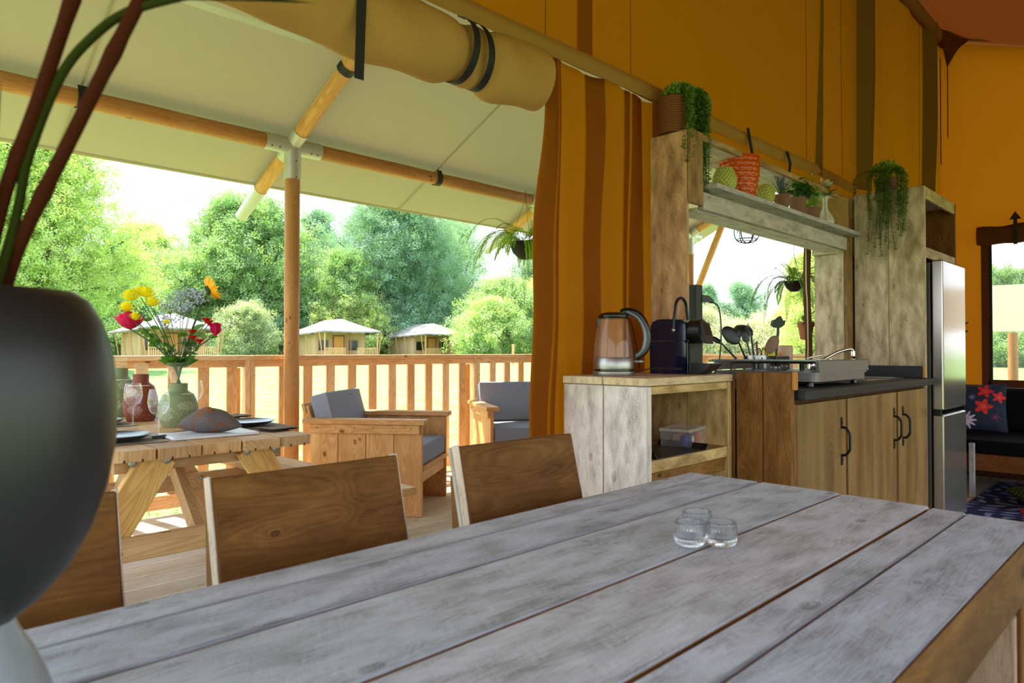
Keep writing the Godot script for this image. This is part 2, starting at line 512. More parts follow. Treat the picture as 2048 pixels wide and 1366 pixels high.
func ground_and_deck() -> void:
	var G := -0.25
	# meadow
	if true:
		var a := noise(512, 512, 3, 0.02, 5); var b := noise(512, 512, 4, 0.12, 3)
		var da := a.get_data(); var db := b.get_data()
		var out := PackedByteArray(); out.resize(512 * 512 * 3)
		for q in 512 * 512:
			var f := clampf(0.5 + (da[q] - 127) / 300.0 + (db[q] - 127) / 380.0, 0, 1)
			var c := Color(0.37, 0.48, 0.24).lerp(Color(0.52, 0.62, 0.41), f)
			out[q * 3] = c.r8; out[q * 3 + 1] = c.g8; out[q * 3 + 2] = c.b8
		tex.lawn = ImageTexture.create_from_image(Image.create_from_data(512, 512, false, Image.FORMAT_RGB8, out))
	var lm := StandardMaterial3D.new()
	lm.albedo_texture = tex.lawn; lm.roughness = 0.95; lm.metallic_specular = 0.1; lm.uv1_scale = Vector3(1.0 / 9.0, 1.0 / 9.0, 1)
	var g := Geo.new()
	g.sheet(60, 60, func(u: float, w: float) -> Vector3:
		var x := lerpf(-160, 240, u); var z := lerpf(120, -240, w)
		var far := maxf(0.0, Vector2(x, z).length() - 20.0)
		return Vector3(x, G + 0.42 * smoothstep(16.0, 44.0, Vector2(x, z).length()) + sin(x * 0.11) * cos(z * 0.09) * 0.004 * minf(far, 30.0), z), Vector2(400, 360))
	struct("ground", g, lm, "sunlit mown meadow around the safari tents")
	# tufts of the near lawn, one object nobody could count
	var blade := Geo.new()
	var r := RandomNumberGenerator.new(); r.seed = 5
	for k in 7:
		var an := r.randf() * TAU
		blade.leaf(Vector3(cos(an), 0, sin(an)) * r.randf() * 0.03, Vector3(cos(an) * 0.5, 1, sin(an) * 0.5), Vector3(cos(an), -0.3, sin(an)), r.randf_range(0.04, 0.075), 0.006, 0.6, 2)
	var spots: Array[Transform3D] = []
	var tints: Array[Color] = []
	for k in 26000:
		var d := 5.2 + 26.0 * pow(r.randf(), 1.6)
		var x := r.randf_range(-1.0, d * 1.9)
		var s := r.randf_range(0.7, 1.3)
		spots.append(Transform3D(Basis(Vector3.UP, r.randf() * TAU).scaled(Vector3(s, s * 0.8, s)), Vector3(x, G, -d)))
		tints.append(Color(r.randf_range(0.20, 0.36), r.randf_range(0.26, 0.40), r.randf_range(0.06, 0.12)))
	var mm := multi("lawn_grass", blade.mesh(), foliage(Color(1, 1, 1), Color(0.5, 0.5, 0.35)), spots, tints, self)
	mm.set_meta("kind", "stuff"); mm.set_meta("label", "short pale green grass of the lawn in front of the porch railing"); mm.set_meta("category", "grass")
	# deck and inside floor: grooved boards side by side along the tent
	var fl := Geo.new().box(Vector3(3.2, -0.14, -1.05), Vector3(9.5, 0.2, 7.7), 0.0)
	var floor_ := struct("floor", fl, S(Color(0.30, 0.22, 0.15), 0.9), "timber subframe under the grooved deck boards")
	var poly := PackedVector2Array()
	var w := 0.168
	poly.append_array(V2([-w / 2, -0.028, w / 2, -0.028, w / 2, -0.002, w / 2 - 0.002, 0]))
	var n := 9
	for k in n:
		var x := w / 2 - 0.012 - (w - 0.024) * (k + 0.5) / n
		poly.append_array(V2([x + 0.0042, 0, x + 0.003, -0.006, x - 0.003, -0.006, x - 0.0042, 0]))
	poly.append_array(V2([-w / 2 + 0.002, 0, -w / 2, -0.002]))
	var tr := Transform3D(Basis(Vector3(0, 0, 1), Vector3(0, 1, 0), Vector3(-1, 0, 0)), Vector3.ZERO)
	var shapes := []
	for k in 4: shapes.append(Geo.new().prism(poly, -4.75, 4.75, tr, ruv()).mesh())
	var dm := [wood("deck", Color(1, 1, 1), W_PINE, 0.8, 0.0), wood("deck", Color(0.93, 0.92, 0.91), W_PINE, 0.8, 0.0), wood("deck", Color(1.0, 0.98, 0.95), W_PINE, 0.8, 0.0)]
	var z := -4.80
	var k := 0
	while z < 2.75:
		obj("plank", shapes[k % 4], dm[(k * 7 + k / 3) % 3], floor_, Vector3(3.2, -0.0002 * (k % 3), z))
		z += 0.18; k += 1
	# rugs
	rugs()

func multi(called: String, mesh: Mesh, m: Material, spots: Array[Transform3D], tints: Array[Color], parent: Node3D) -> MultiMeshInstance3D:
	var mm := MultiMesh.new()
	mm.transform_format = MultiMesh.TRANSFORM_3D
	mm.use_colors = true
	mm.mesh = mesh
	mm.instance_count = spots.size()
	for q in spots.size():
		mm.set_instance_transform(q, spots[q])
		mm.set_instance_color(q, tints[q])
	var o := MultiMeshInstance3D.new()
	o.multimesh = mm; o.material_override = m
	if parent == self:
		o.name = numbered(called); add_child(o)
	else:
		o.name = called; parent.add_child(o, true)
	return o

func rugs() -> void:
	# navy and white zigzag weave
	var s := 256
	var out := PackedByteArray(); out.resize(s * s * 3)
	for y in s: for x in s:
		var px := x % 64; var py := (y + absi(px - 32) + (16 if (x / 64) % 2 else 0)) % 16
		var band := (y / 128) % 2 == 0
		var on := py < 7 if band else (y % 12) < 5
		var c := Color(0.10, 0.14, 0.30) if on else Color(0.82, 0.82, 0.85)
		var q := (y * s + x) * 3
		out[q] = c.r8; out[q + 1] = c.g8; out[q + 2] = c.b8
	var m := StandardMaterial3D.new()
	m.albedo_texture = ImageTexture.create_from_image(Image.create_from_data(s, s, false, Image.FORMAT_RGB8, out))
	m.roughness = 0.95; m.uv1_scale = Vector3(1.0 / 0.42, 1.0 / 0.42, 1)
	tag(obj("area_rug", Geo.new().box(Vector3.ZERO, Vector3(2.6, 0.007, 1.9), 0.002), m, self, Vector3(3.02, 0.0045, 0.1)), "navy and white zigzag outdoor rug under the dining table", "rug")
	# blue rug with pale medallion print
	var out2 := PackedByteArray(); out2.resize(s * s * 3)
	for y in s: for x in s:
		var dx := x - 128.0; var dy := y - 128.0
		var rr := sqrt(dx * dx + dy * dy); var an := atan2(dy, dx)
		var f := sin(rr * 0.33 + 3.0 * sin(an * 12.0)) + 0.6 * sin(an * 24.0 + rr * 0.2)
		var c := Color(0.08, 0.14, 0.36)
		if f > 0.55: c = Color(0.55, 0.66, 0.86)
		if (x * 5 + y * 3) % 11 < 2: c = c.lerp(Color(0.02, 0.04, 0.12), 0.5)
		var q := (y * s + x) * 3
		out2[q] = c.r8; out2[q + 1] = c.g8; out2[q + 2] = c.b8
	var m2 := StandardMaterial3D.new()
	m2.albedo_texture = ImageTexture.create_from_image(Image.create_from_data(s, s, false, Image.FORMAT_RGB8, out2))
	m2.roughness = 0.95; m2.uv1_scale = Vector3(1.0 / 1.5, 1.0 / 1.5, 1)
	tag(obj("area_rug", Geo.new().box(Vector3.ZERO, Vector3(1.75, 0.007, 2.9), 0.002), m2, self, Vector3(6.05, 0.0045, 0.25)), "blue outdoor rug with pale swirling medallions before the black sofa", "rug")

func log_mat(k := 0) -> StandardMaterial3D: return wood("pine", [Color(0.78, 0.66, 0.50), Color(0.80, 0.67, 0.50), Color(0.94, 0.84, 0.66)][k % 3], Vector2(1.3, 0.4), 0.55, 0.02)

func log_(parent: Node3D, called: String, a: Vector3, b: Vector3, r: float, k := 0) -> MeshInstance3D:
	var pts := PackedVector3Array(); var rad := []
	var n := 12
	for q in n + 1:
		var f := float(q) / n
		pts.append(a.lerp(b, f)); rad.append(r * (1.0 + 0.025 * sin(q * 1.7 + k)))
	rad[0] = r * 0.93; rad[n] = r * 0.93
	pts[1] = a.lerp(b, 0.006 / a.distance_to(b)); pts[n - 1] = a.lerp(b, 1.0 - 0.006 / a.distance_to(b))
	return obj(called, Geo.new().tube(pts, rad, 20, true, ruv()), log_mat(k), parent)

func rafter_y(z: float) -> float: return 2.625 + 0.47 * (z + 4.75)

func porch_frame() -> void:
	var o := thing("log_framework", "round timber porch frame with galvanised pipe joints carrying the awning", "timber frame", Vector3(2.45, 0, -4.75))
	var off := -o.position
	var zinc := S(Color(0.74, 0.73, 0.68), 0.45, 0.35)
	var xs := [-0.35, 2.45, 5.22, 8.05]
	for k in xs.size():
		var x: float = xs[k]
		var J := Vector3(x, 2.61, -4.75) + off
		log_(o, "post", Vector3(x, -0.25, -4.75) + off, J + Vector3(0, -0.22, 0), 0.056, 0)
		obj("post_sleeve", Geo.new().tube(P([J + Vector3(0, -0.25, 0), J + Vector3(0, 0.03, 0)]), 0.061, 24), zinc, o)
		var g := Geo.new().tube(P([J + Vector3(-0.22, 0, 0), J + Vector3(0.22, 0, 0)]), 0.061, 24)
		var d := Vector3(0, 0.47, 1).normalized()
		g.tube(P([J + Vector3(0, 0.015, 0) - d * 0.15, J + Vector3(0, 0.015, 0) + d * 0.15]), 0.059, 24)
		obj("joint_sleeve", g, zinc, o)
		var sc := Geo.new()
		for q in 6:
			var a := J + Vector3([-0.18, 0.18, -0.12, 0.13, 0.0, 0.0][q], -0.04 if q < 4 else -0.12 * (q - 3), 0.047 if q < 4 else 0.06)
			sc.ball(a, Vector3(0.006, 0.006, 0.005), 8, 5)
		obj("screw_heads", sc, S(Color(0.25, 0.24, 0.22), 0.5, 0.6), o).set_meta("kind", "stuff")
		log_(o, "rafter", Vector3(x, rafter_y(-5.36), -5.36) + off, J + Vector3(0, 0.015, 0) - d * 0.12, 0.05, 2)
		log_(o, "rafter", J + Vector3(0, 0.015, 0) + d * 0.12, Vector3(x, rafter_y(-1.86) - 0.02, -1.86) + off, 0.053, 2)
		var e := Vector3(x, rafter_y(-5.36), -5.36) + off
		obj("pipe_end", Geo.new().tube(P([e + d * 0.1, e, e - d * 0.30]), [0.053, 0.053, 0.046], 20), zinc, o)
		if k < 3: log_(o, "purlin", J + Vector3(0.2, 0, 0), Vector3(xs[k + 1] - 0.2, 2.61, -4.75) + off, 0.055, 1)
	for x: float in [5.36, 7.22]: log_(o, "ridge_post", Vector3(x, 0.0, -1.90) + off, Vector3(x, 4.0, -1.90) + off, 0.05, 0)
	# diagonal brace at the far end
	log_(o, "brace", Vector3(8.05, 1.72, -4.72) + off, Vector3(8.05, 2.92, -4.18) + off, 0.042, 2)
	# straps that tie the canvas to the logs
	var black := S(Color(0.04, 0.045, 0.05), 0.6)
	for x: float in [1.086, 3.81]:
		var c := Vector3(x, 2.61, -4.75) + off
		var g2 := Geo.new().sheet(1, 20, func(u: float, w: float) -> Vector3:
			var a := lerpf(-0.9, PI + 0.9, w)
			return c + Vector3((u - 0.5) * 0.055, 0.061 * -sin(a) , 0.061 * cos(a)) + Vector3(0, 0.02 if w < 0.03 or w > 0.97 else 0.0, 0))
		obj("strap", g2, black, o)
	var ra := Vector3(2.45, rafter_y(-4.0), -4.0) + off
	var dn := Vector3(0, 0.47, 1).normalized()
	var nr := Vector3(0, 1, -0.47).normalized()
	obj("strap", Geo.new().sheet(1, 20, func(u: float, w: float) -> Vector3:
		var a := lerpf(-0.4, PI + 0.4, w)
		return ra + dn * (u - 0.5) * 0.06 + Vector3.RIGHT * cos(a) * 0.061 - nr * sin(a) * 0.061), black, o)
	tag(obj("marker_post", Geo.new().tube(P([Vector3.ZERO, Vector3(0, 1.45, 0)]), 0.085, 10), pine(Color(0.9, 0.8, 0.75)), self, Vector3(31.9, 0.12, -31.8)), "short pale post standing in the meadow before the bright bush", "post")
	# slim round stakes outside the railing
	for x: float in [2.16, 4.42]:
		tag(obj("fence_stake", Geo.new().tube(P([Vector3(0, 0, 0), Vector3(0, 1.22, 0)]), 0.032, 14), log_mat(0), self, Vector3(x, -0.25, -5.04)), "slim round stake outside the railing, " + ("nearest the tall porch post" if x < 3 else "behind the grey cushioned armchair by the canvas"), "stake")

func railings() -> void:
	railing("porch_railing", "orange pine railing of upright slats along the front of the porch", Vector3(-0.3, 0, -4.88), 8.4, 0.0, [2.19, 4.395, 6.6], [0.0, 8.34])
	railing("porch_railing", "orange pine railing closing the far end of the porch", Vector3(8.22, 0, -4.80), 2.95, -PI / 2, [], [0.0, 2.9])

func railing(called: String, label: String, at: Vector3, length: float, turn: float, mids: Array, ends: Array) -> void:
	var o := thing(called, label, "railing", at, turn)
	var xs := [0.0]
	for x: float in mids: xs.append(x - at.x)
	xs.append(length)
	var k := 0
	for s in xs.size() - 1:
		var a: float = xs[s] + (0.002 if s > 0 else 0.0); var b: float = xs[s + 1] - 0.002
		board(o, "handrail", pines(s), Vector3(a, 1.030, -0.055), Vector3(b, 1.063, 0.055), 0.004)
		board(o, "top_rail", pines(s + 1), Vector3(a + (0.036 if s > 0 else 0.0), 0.978, -0.02), Vector3(b - 0.036, 1.030, 0.014), 0.003)
		board(o, "bottom_rail", pines(s + 1), Vector3(a + (0.036 if s > 0 else 0.0), 0.045, -0.02), Vector3(b - 0.036, 0.137, 0.014), 0.003)
		if s > 0:
			board(o, "post", pines(0), Vector3(xs[s] - 0.0385, 0.0, -0.045), Vector3(xs[s] - 0.0005, 1.030, 0.022), 0.003)
			board(o, "post", pines(2), Vector3(xs[s] + 0.0005, 0.0, -0.045), Vector3(xs[s] + 0.0365, 1.030, 0.022), 0.003)
	for e: float in ends: board(o, "post", pines(0), Vector3(e, 0, -0.045), Vector3(e + 0.06, 1.030, 0.022), 0.003)
	var x := 0.163
	if length < 4.0: x = 0.12
	while x < length - 0.08:
		var near := false
		for s in range(1, xs.size() - 1):
			if absf(x + 0.0385 - xs[s]) < 0.085: near = true
		if not near:
			board(o, "baluster", pines(k), Vector3(x, 0.06, -0.044), Vector3(x + 0.077, 1.0, -0.0215), 0.003)
		x += 0.1975; k += 1
	# nails at the slat heads
	var g := Geo.new()
	x = 0.163
	while x < length - 0.08:
		for y: float in [1.005, 0.07]:
			for d: float in [0.022, 0.055]: g.ball(Vector3(x + d, y, 0.014), Vector3(0.003, 0.003, 0.0012), 6, 4)
		x += 0.1975
	var nails := obj("nail_heads", g, S(Color(0.30, 0.22, 0.15), 0.5, 0.3), o)
	nails.set_meta("kind", "stuff")

const RIDGE := 4.09
func wall_z(x: float, y: float) -> float:
	var z := -1.78
	var hang := clampf((y - 2.2) / 1.0, 0.0, 1.0)
	for f: Array in [[4.60, 0.055, 0.06], [5.14, 0.03, 0.03], [5.50, 0.09, 0.10], [5.76, 0.06, 0.06], [6.5, 0.2, 0.05], [7.15, 0.09, 0.10], [7.45, 0.05, 0.05]]:
		z += f[2] * exp(-pow((x - f[0] - 0.03 * sin(y * 1.3)) / f[1], 2)) * (0.6 + 0.4 * hang)
	z += 0.005 * sin(x * 5.0 + y) + 0.003 * sin(x * 13.0 + y * 0.6)
	return z

func canvas() -> void:
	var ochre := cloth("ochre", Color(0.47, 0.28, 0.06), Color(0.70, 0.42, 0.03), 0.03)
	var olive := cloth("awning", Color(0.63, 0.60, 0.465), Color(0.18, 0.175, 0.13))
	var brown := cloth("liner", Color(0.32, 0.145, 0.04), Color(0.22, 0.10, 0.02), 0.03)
	var dark := cloth("trim", Color(0.34, 0.19, 0.12), Color(0, 0, 0))
	var black := S(Color(0.03, 0.03, 0.035), 0.7)
	# awning over the porch
	var roof := Geo.new().sheet(70, 24, func(u: float, w: float) -> Vector3:
		var x := lerpf(-1.4, 8.6, u); var z := lerpf(-1.76, -5.34, w)
		var y := 2.700 + 0.47 * (z + 4.75)
		var bay := fposmod(x - 2.45, 2.77) / 2.77
		y -= 0.012 * sin(PI * bay) * sin(PI * clampf((z + 4.75) / 2.97, 0, 1)) - 0.004 * sin(z * 9.0 + x * 0.4)
		return Vector3(x, y, z))
	var awn := struct("ceiling_awning", roof, olive, "taut cream green awning canvas sloping down over the porch")
	for x: float in [1.086, 3.81, 6.6]:
		obj("seam", Geo.new().sheet(1, 24, func(u: float, w: float) -> Vector3:
			var z := lerpf(-1.9, -5.33, w)
			return Vector3(x + (u - 0.5) * 0.014, 2.700 + 0.47 * (z + 4.75) - 0.018, z)), olive, awn)
	obj("hem", Geo.new().sheet(70, 3, func(u: float, w: float) -> Vector3:
		var z := lerpf(-5.32, -5.342, w)
		return Vector3(lerpf(-1.4, 8.6, u), 2.700 + 0.47 * (z + 4.75) - 0.008, z)), olive, awn)
	# roof over the room
	struct("ceiling", Geo.new().sheet(40, 12, func(u: float, w: float) -> Vector3:
		var z := lerpf(-1.80, 2.9, w)
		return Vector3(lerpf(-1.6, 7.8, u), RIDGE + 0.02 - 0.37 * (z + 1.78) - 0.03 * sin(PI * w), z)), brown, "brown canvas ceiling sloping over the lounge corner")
	# canvas between room and porch
	var g := Geo.new()
	var piece := func(x0: float, x1: float, y0: float, y1: float) -> void:
		g.sheet(maxi(4, int((x1 - x0) * 28)), 14, func(u: float, w: float) -> Vector3:
			var x := lerpf(x0, x1, u); var y := lerpf(y0, y1, w)
			return Vector3(x, y, wall_z(x, y)))
	piece.call(-1.5, 7.66, 2.24, RIDGE)
	piece.call(4.60, 7.66, 0.0, 2.24)
	piece.call(-1.5, -1.0, 0.0, 2.24)
	piece.call(2.70, 4.60, 2.07, 2.24)
	piece.call(2.70, 4.60, 0.0, 0.93)
	var wall := struct("wall_front", g, ochre, "ochre canvas wall between the room and the porch")
	var strip := func(called: String, x0: float, x1: float, y0: float, y1: float, m: Material) -> void:
		obj(called, Geo.new().sheet(4, 16, func(u: float, w: float) -> Vector3:
			var y := lerpf(y0, y1, w); var x := lerpf(x0, x1, u)
			return Vector3(x, y, wall_z(x, y) + 0.004)), m, wall)
	strip.call("seam", 2.15, 2.245, 2.28, RIDGE, ochre)
	var pleat_shade := cloth("pleat_shade", Color(0.42, 0.29, 0.10), Color(0.26, 0.17, 0.04))  # overlapped strips in darker cloth: shade of folds and poles painted in
	for q: Array in [[4.55, 4.66], [5.34, 5.55], [7.0, 7.14]]: strip.call("pleat_shade", q[0], q[1], 2.28, RIDGE, pleat_shade)
	strip.call("seam", 0.9, 0.99, 2.28, RIDGE, ochre)
	for x: float in [1.957, 2.513, 4.44, 5.06, 6.95]:
		obj("stitched_cord", Geo.new().tube(P([Vector3(x, 2.29, wall_z(x, 2.3) + 0.005), Vector3(x, 3.2, wall_z(x, 3.2) + 0.005), Vector3(x, RIDGE, wall_z(x, 4.0) + 0.005)]), 0.0018, 6), cloth("cord", Color(0.50, 0.31, 0.08), Color(0, 0, 0)), wall)
	# folded band above door and window
	var band := cloth("band", Color(0.62, 0.45, 0.24), Color(0.35, 0.2, 0.07))
	obj("band", Geo.new().sheet(160, 5, func(u: float, w: float) -> Vector3:
		var x := lerpf(-1.4, 5.25, u)
		var wr := 0.006 * sin(x * 46.0) * smoothstep(2.6, 3.2, x)
		return Vector3(x, 2.228 + 0.072 * w + 0.006 * sin(x * 3.1), -1.772 + 0.016 * sin(PI * w) + wr + 0.012)), band, wall)
	var ties := Geo.new()
	for q: Array in [[3.55, 2.305, 2.03, 0.05], [4.05, 2.28, 2.14, 0.03], [2.78, 2.22, 2.17, 0.02]]:
		ties.tube(P([Vector3(q[0], q[1], -1.735), Vector3(q[0] + q[3] * 0.4, (q[1] + q[2]) * 0.5, -1.72), Vector3(q[0] + q[3] * 1.2, q[2], -1.74)]), 0.008, 6)
	obj("tie", ties, black, wall)
	# corner drape and ridge sleeve
	obj("ridge_sleeve", Geo.new().tube(P([Vector3(-1.5, RIDGE - 0.04, -1.72), Vector3(7.6, RIDGE - 0.04, -1.72)]), 0.05, 14), cloth("sleeve", Color(0.50, 0.32, 0.14), Color(0.3, 0.15, 0.05)), wall)
	obj("corner_drape", Geo.new().sheet(16, 12, func(u: float, w: float) -> Vector3:
		var y := RIDGE - 0.02 - 0.26 * w * (1.0 - 0.6 * u)
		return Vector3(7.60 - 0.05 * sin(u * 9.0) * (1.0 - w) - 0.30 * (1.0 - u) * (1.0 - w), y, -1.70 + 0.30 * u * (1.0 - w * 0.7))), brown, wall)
	for q: Array in [[7.45, -1.722, 3.86, 2.85], [7.50, -1.675, 3.9, 3.1]]:
		obj("hanging_cord", Geo.new().tube(P([Vector3(q[0], q[2], q[1]), Vector3(q[0] - 0.01, q[3], q[1])]), 0.004, 6), black, wall)
	# end wall with its window
	var e := Geo.new()
	var top := func(z: float) -> float: return RIDGE - 0.37 * (z + 1.78)
	var part := func(z0: float, z1: float, y0: float, y1: float) -> void:
		e.sheet(10, 10, func(u: float, w: float) -> Vector3:
			var z := lerpf(z0, z1, w)
			var yt: float = y1 if y1 > 0.0 else top.call(z)
			return Vector3(7.65 - 0.03 * exp(-pow((z + 1.72) / 0.09, 2)), lerpf(y0, yt, u), z))
	part.call(-1.78, -1.40, 0.0, -1.0); part.call(-1.40, -0.30, 2.12, -1.0); part.call(-1.40, -0.30, 0.0, 0.80); part.call(-0.30, 2.85, 0.0, -1.0)
	struct("wall_right", e, cloth("ochre_end", Color(0.60, 0.36, 0.08), Color(0.55, 0.30, 0.03), 0.05), "bright ochre canvas end wall behind the black sofa")
	var wn := struct("window_1", Geo.new().box(Vector3(7.665, 1.45, -0.85), Vector3(0.004, 1.3, 1.08), 0.0), glass(0.10, Color(0.85, 0.9, 1.0)), "clear vinyl window with dark brown edging in the ochre end wall")
	for q: Array in [[-1.45, -1.385, 0.76, 2.14], [-1.40, -0.3, 0.76, 0.83], [-0.34, -0.28, 0.76, 2.14]]:
		obj("window_edging", Geo.new().box(Vector3(7.638, (q[2] + q[3]) / 2, (q[0] + q[1]) / 2), Vector3(0.01, q[3] - q[2], q[1] - q[0]), 0.003), dark, wn)
	obj("window_edging", Geo.new().box(Vector3(7.635, 1.45, -1.375), Vector3(0.012, 1.35, 0.022), 0.003), black, wn)
	var val := thing("rolled_blind", "rolled brown canvas window blind held by black buckled strap", "blind", Vector3(7.61, 2.16, -1.47))
	obj("roll", Geo.new().sheet(24, 14, func(u: float, w: float) -> Vector3:
		var a := TAU * w
		return Vector3(-0.02 + 0.045 * cos(a), (0.085 + 0.006 * sin(u * 30.0)) * sin(a) + 0.02 * u - 0.012 * sin(PI * 2.6 * u), 1.22 * u)), dark, val)
	obj("strap", Geo.new().box(Vector3(-0.072, 0.01, 0.30), Vector3(0.006, 0.24, 0.03), 0.002), black, val)
	obj("strap_tab", Geo.new().prism(V2([-0.045, 0, 0.045, 0, 0, 0.07]), -0.004, 0.004, Transform3D(Basis(Vector3.UP, PI / 2), Vector3(-0.072, 0.115, 0.30))), black, val)
	# canvas closing the other two sides, rolled open towards the field
	var lk := Geo.new()
	for q: Array in [[-1.78, -1.45, 0.0, 2.35], [2.5, 2.85, 0.0, 2.35], [-1.78, 2.85, 2.3, 4.2]]:
		lk.sheet(14, 6, func(u: float, w: float) -> Vector3:
			var z := lerpf(q[0], q[1], u)
			return Vector3(-1.5, lerpf(q[2], minf(q[3], RIDGE - 0.37 * (z + 1.78)), w), z))
	struct("wall_left", lk, ochre, "ochre canvas side wall of the tent, its door rolled open")
	var bk := Geo.new()
	for q: Array in [[-1.5, -1.2, 0.0, 2.38], [7.3, 7.66, 0.0, 2.38], [-1.5, 7.66, 2.25, 2.38]]:
		bk.sheet(12, 6, func(u: float, w: float) -> Vector3: return Vector3(lerpf(q[0], q[1], u), lerpf(q[2], q[3], w), 2.85))
	struct("wall_back", bk, ochre, "ochre canvas rear wall rolled open to the field")
	# hanging flap beside the kitchen
	var flap := thing("canvas_curtain", "ochre canvas door flap hanging beside the kettle, wavy along its free edge", "curtain", Vector3(2.3, 0, -1.815))
	var edge := func(y: float) -> float: return 1.922 + 0.045 * smoothstep(1.0, 2.2, y) + 0.012 * sin(y * 7.0) * smoothstep(0.0, 0.5, y) - 0.018 * exp(-pow((y - 0.95) / 0.25, 2))
	var fz := func(x: float, y: float) -> float: return 0.018 * sin((x - 1.9) * 15.0 + 0.3 * sin(y * 2.0)) + 0.01 * sin(x * 31.0 + y)
	var lay := func(called: String, f0: float, f1: float, dz: float) -> void:
		obj(called, Geo.new().sheet(maxi(4, int((f1 - f0) * 40)), 40, func(u: float, w: float) -> Vector3:
			var y := lerpf(0.015, 2.26, w); var x0: float = edge.call(y)
			var x := lerpf(x0, 2.76, lerpf(f0, f1, u))
			return Vector3(x - 2.3, y, fz.call(x, y) + dz)), ochre, flap)
	lay.call("cloth", 0.0, 1.0, 0.0)
	lay.call("hem", 0.0, 0.10, 0.006); lay.call("hem", 0.115, 0.14, 0.006); lay.call("seam", 0.37, 0.50, 0.006); lay.call("hem", 0.70, 0.755, 0.006); lay.call("hem", 0.775, 0.90, 0.006)
	# rolled-up door
	var roll := thing("rolled_door", "rolled up beige canvas door tied above the opening with black straps", "canvas roll", Vector3(0.5, 2.12, -1.80))
	var beige := cloth("beige", Color(0.68, 0.51, 0.28), Color(0.28, 0.2, 0.08))
	var rr := func(x: float, a: float) -> float:
		var r := 0.112 + 0.010 * sin(x * 4.0 + a) + 0.006 * sin(x * 11.0 - a * 2.0) + 0.004 * sin(x * 23.0 + a * 3.0)
		for s: float in [1.53, 1.63, 0.3]: r -= 0.022 * exp(-pow((x - s) / 0.05, 2))
		return r
	obj("roll", Geo.new().sheet(150, 32, func(u: float, w: float) -> Vector3:
		var x := lerpf(-1.3, 1.93, u); var a := TAU * w * 1.12
		var r: float = rr.call(x, minf(a, TAU)) * (1.0 + 0.05 * w)
		return Vector3(x - 0.5, -0.01 * sin(x * 2.0) + r * sin(a + 2.2) * 1.05, r * cos(a + 2.2) * 0.92)), beige, roll)
	for q: Array in [[1.905, 0.085], [1.92, 0.055]]:
		obj("rolled_layer", Geo.new().tube(P([Vector3(q[0] - 0.5 - 0.1, 0, 0), Vector3(q[0] - 0.5, 0, 0)]), q[1], 20), beige, roll)
	obj("welt", Geo.new().sheet(90, 3, func(u: float, w: float) -> Vector3:
		var x := lerpf(-1.3, 1.15, u)
		return Vector3(x - 0.5, -0.114 - 0.008 * sin(x * 3.0) - 0.008 * w, -0.03 - 0.022 * w)), cloth("welt", Color(0.85, 0.84, 0.70), Color(0.3, 0.3, 0.2)), roll)
	for q: Array in [[1.53, 0.0], [1.63, -0.06]]:
		obj("strap", Geo.new().sheet(1, 24, func(u: float, w: float) -> Vector3:
			var a := lerpf(1.7, -PI * 0.72, w); var r := 0.104
			return Vector3(q[0] - 0.5 + (u - 0.5) * 0.03 + q[1] * (1.0 - w), r * sin(a) * 1.05 + (0.06 if w < 0.05 else 0.0), r * cos(a) + 0.004)), black, roll)
	obj("hanging_strap", Geo.new().sheet(1, 10, func(u: float, w: float) -> Vector3: return Vector3(0.58 + (u - 0.5) * 0.032, lerpf(0.28, -0.25, w), 0.13 - 0.03 * w)), black, roll)

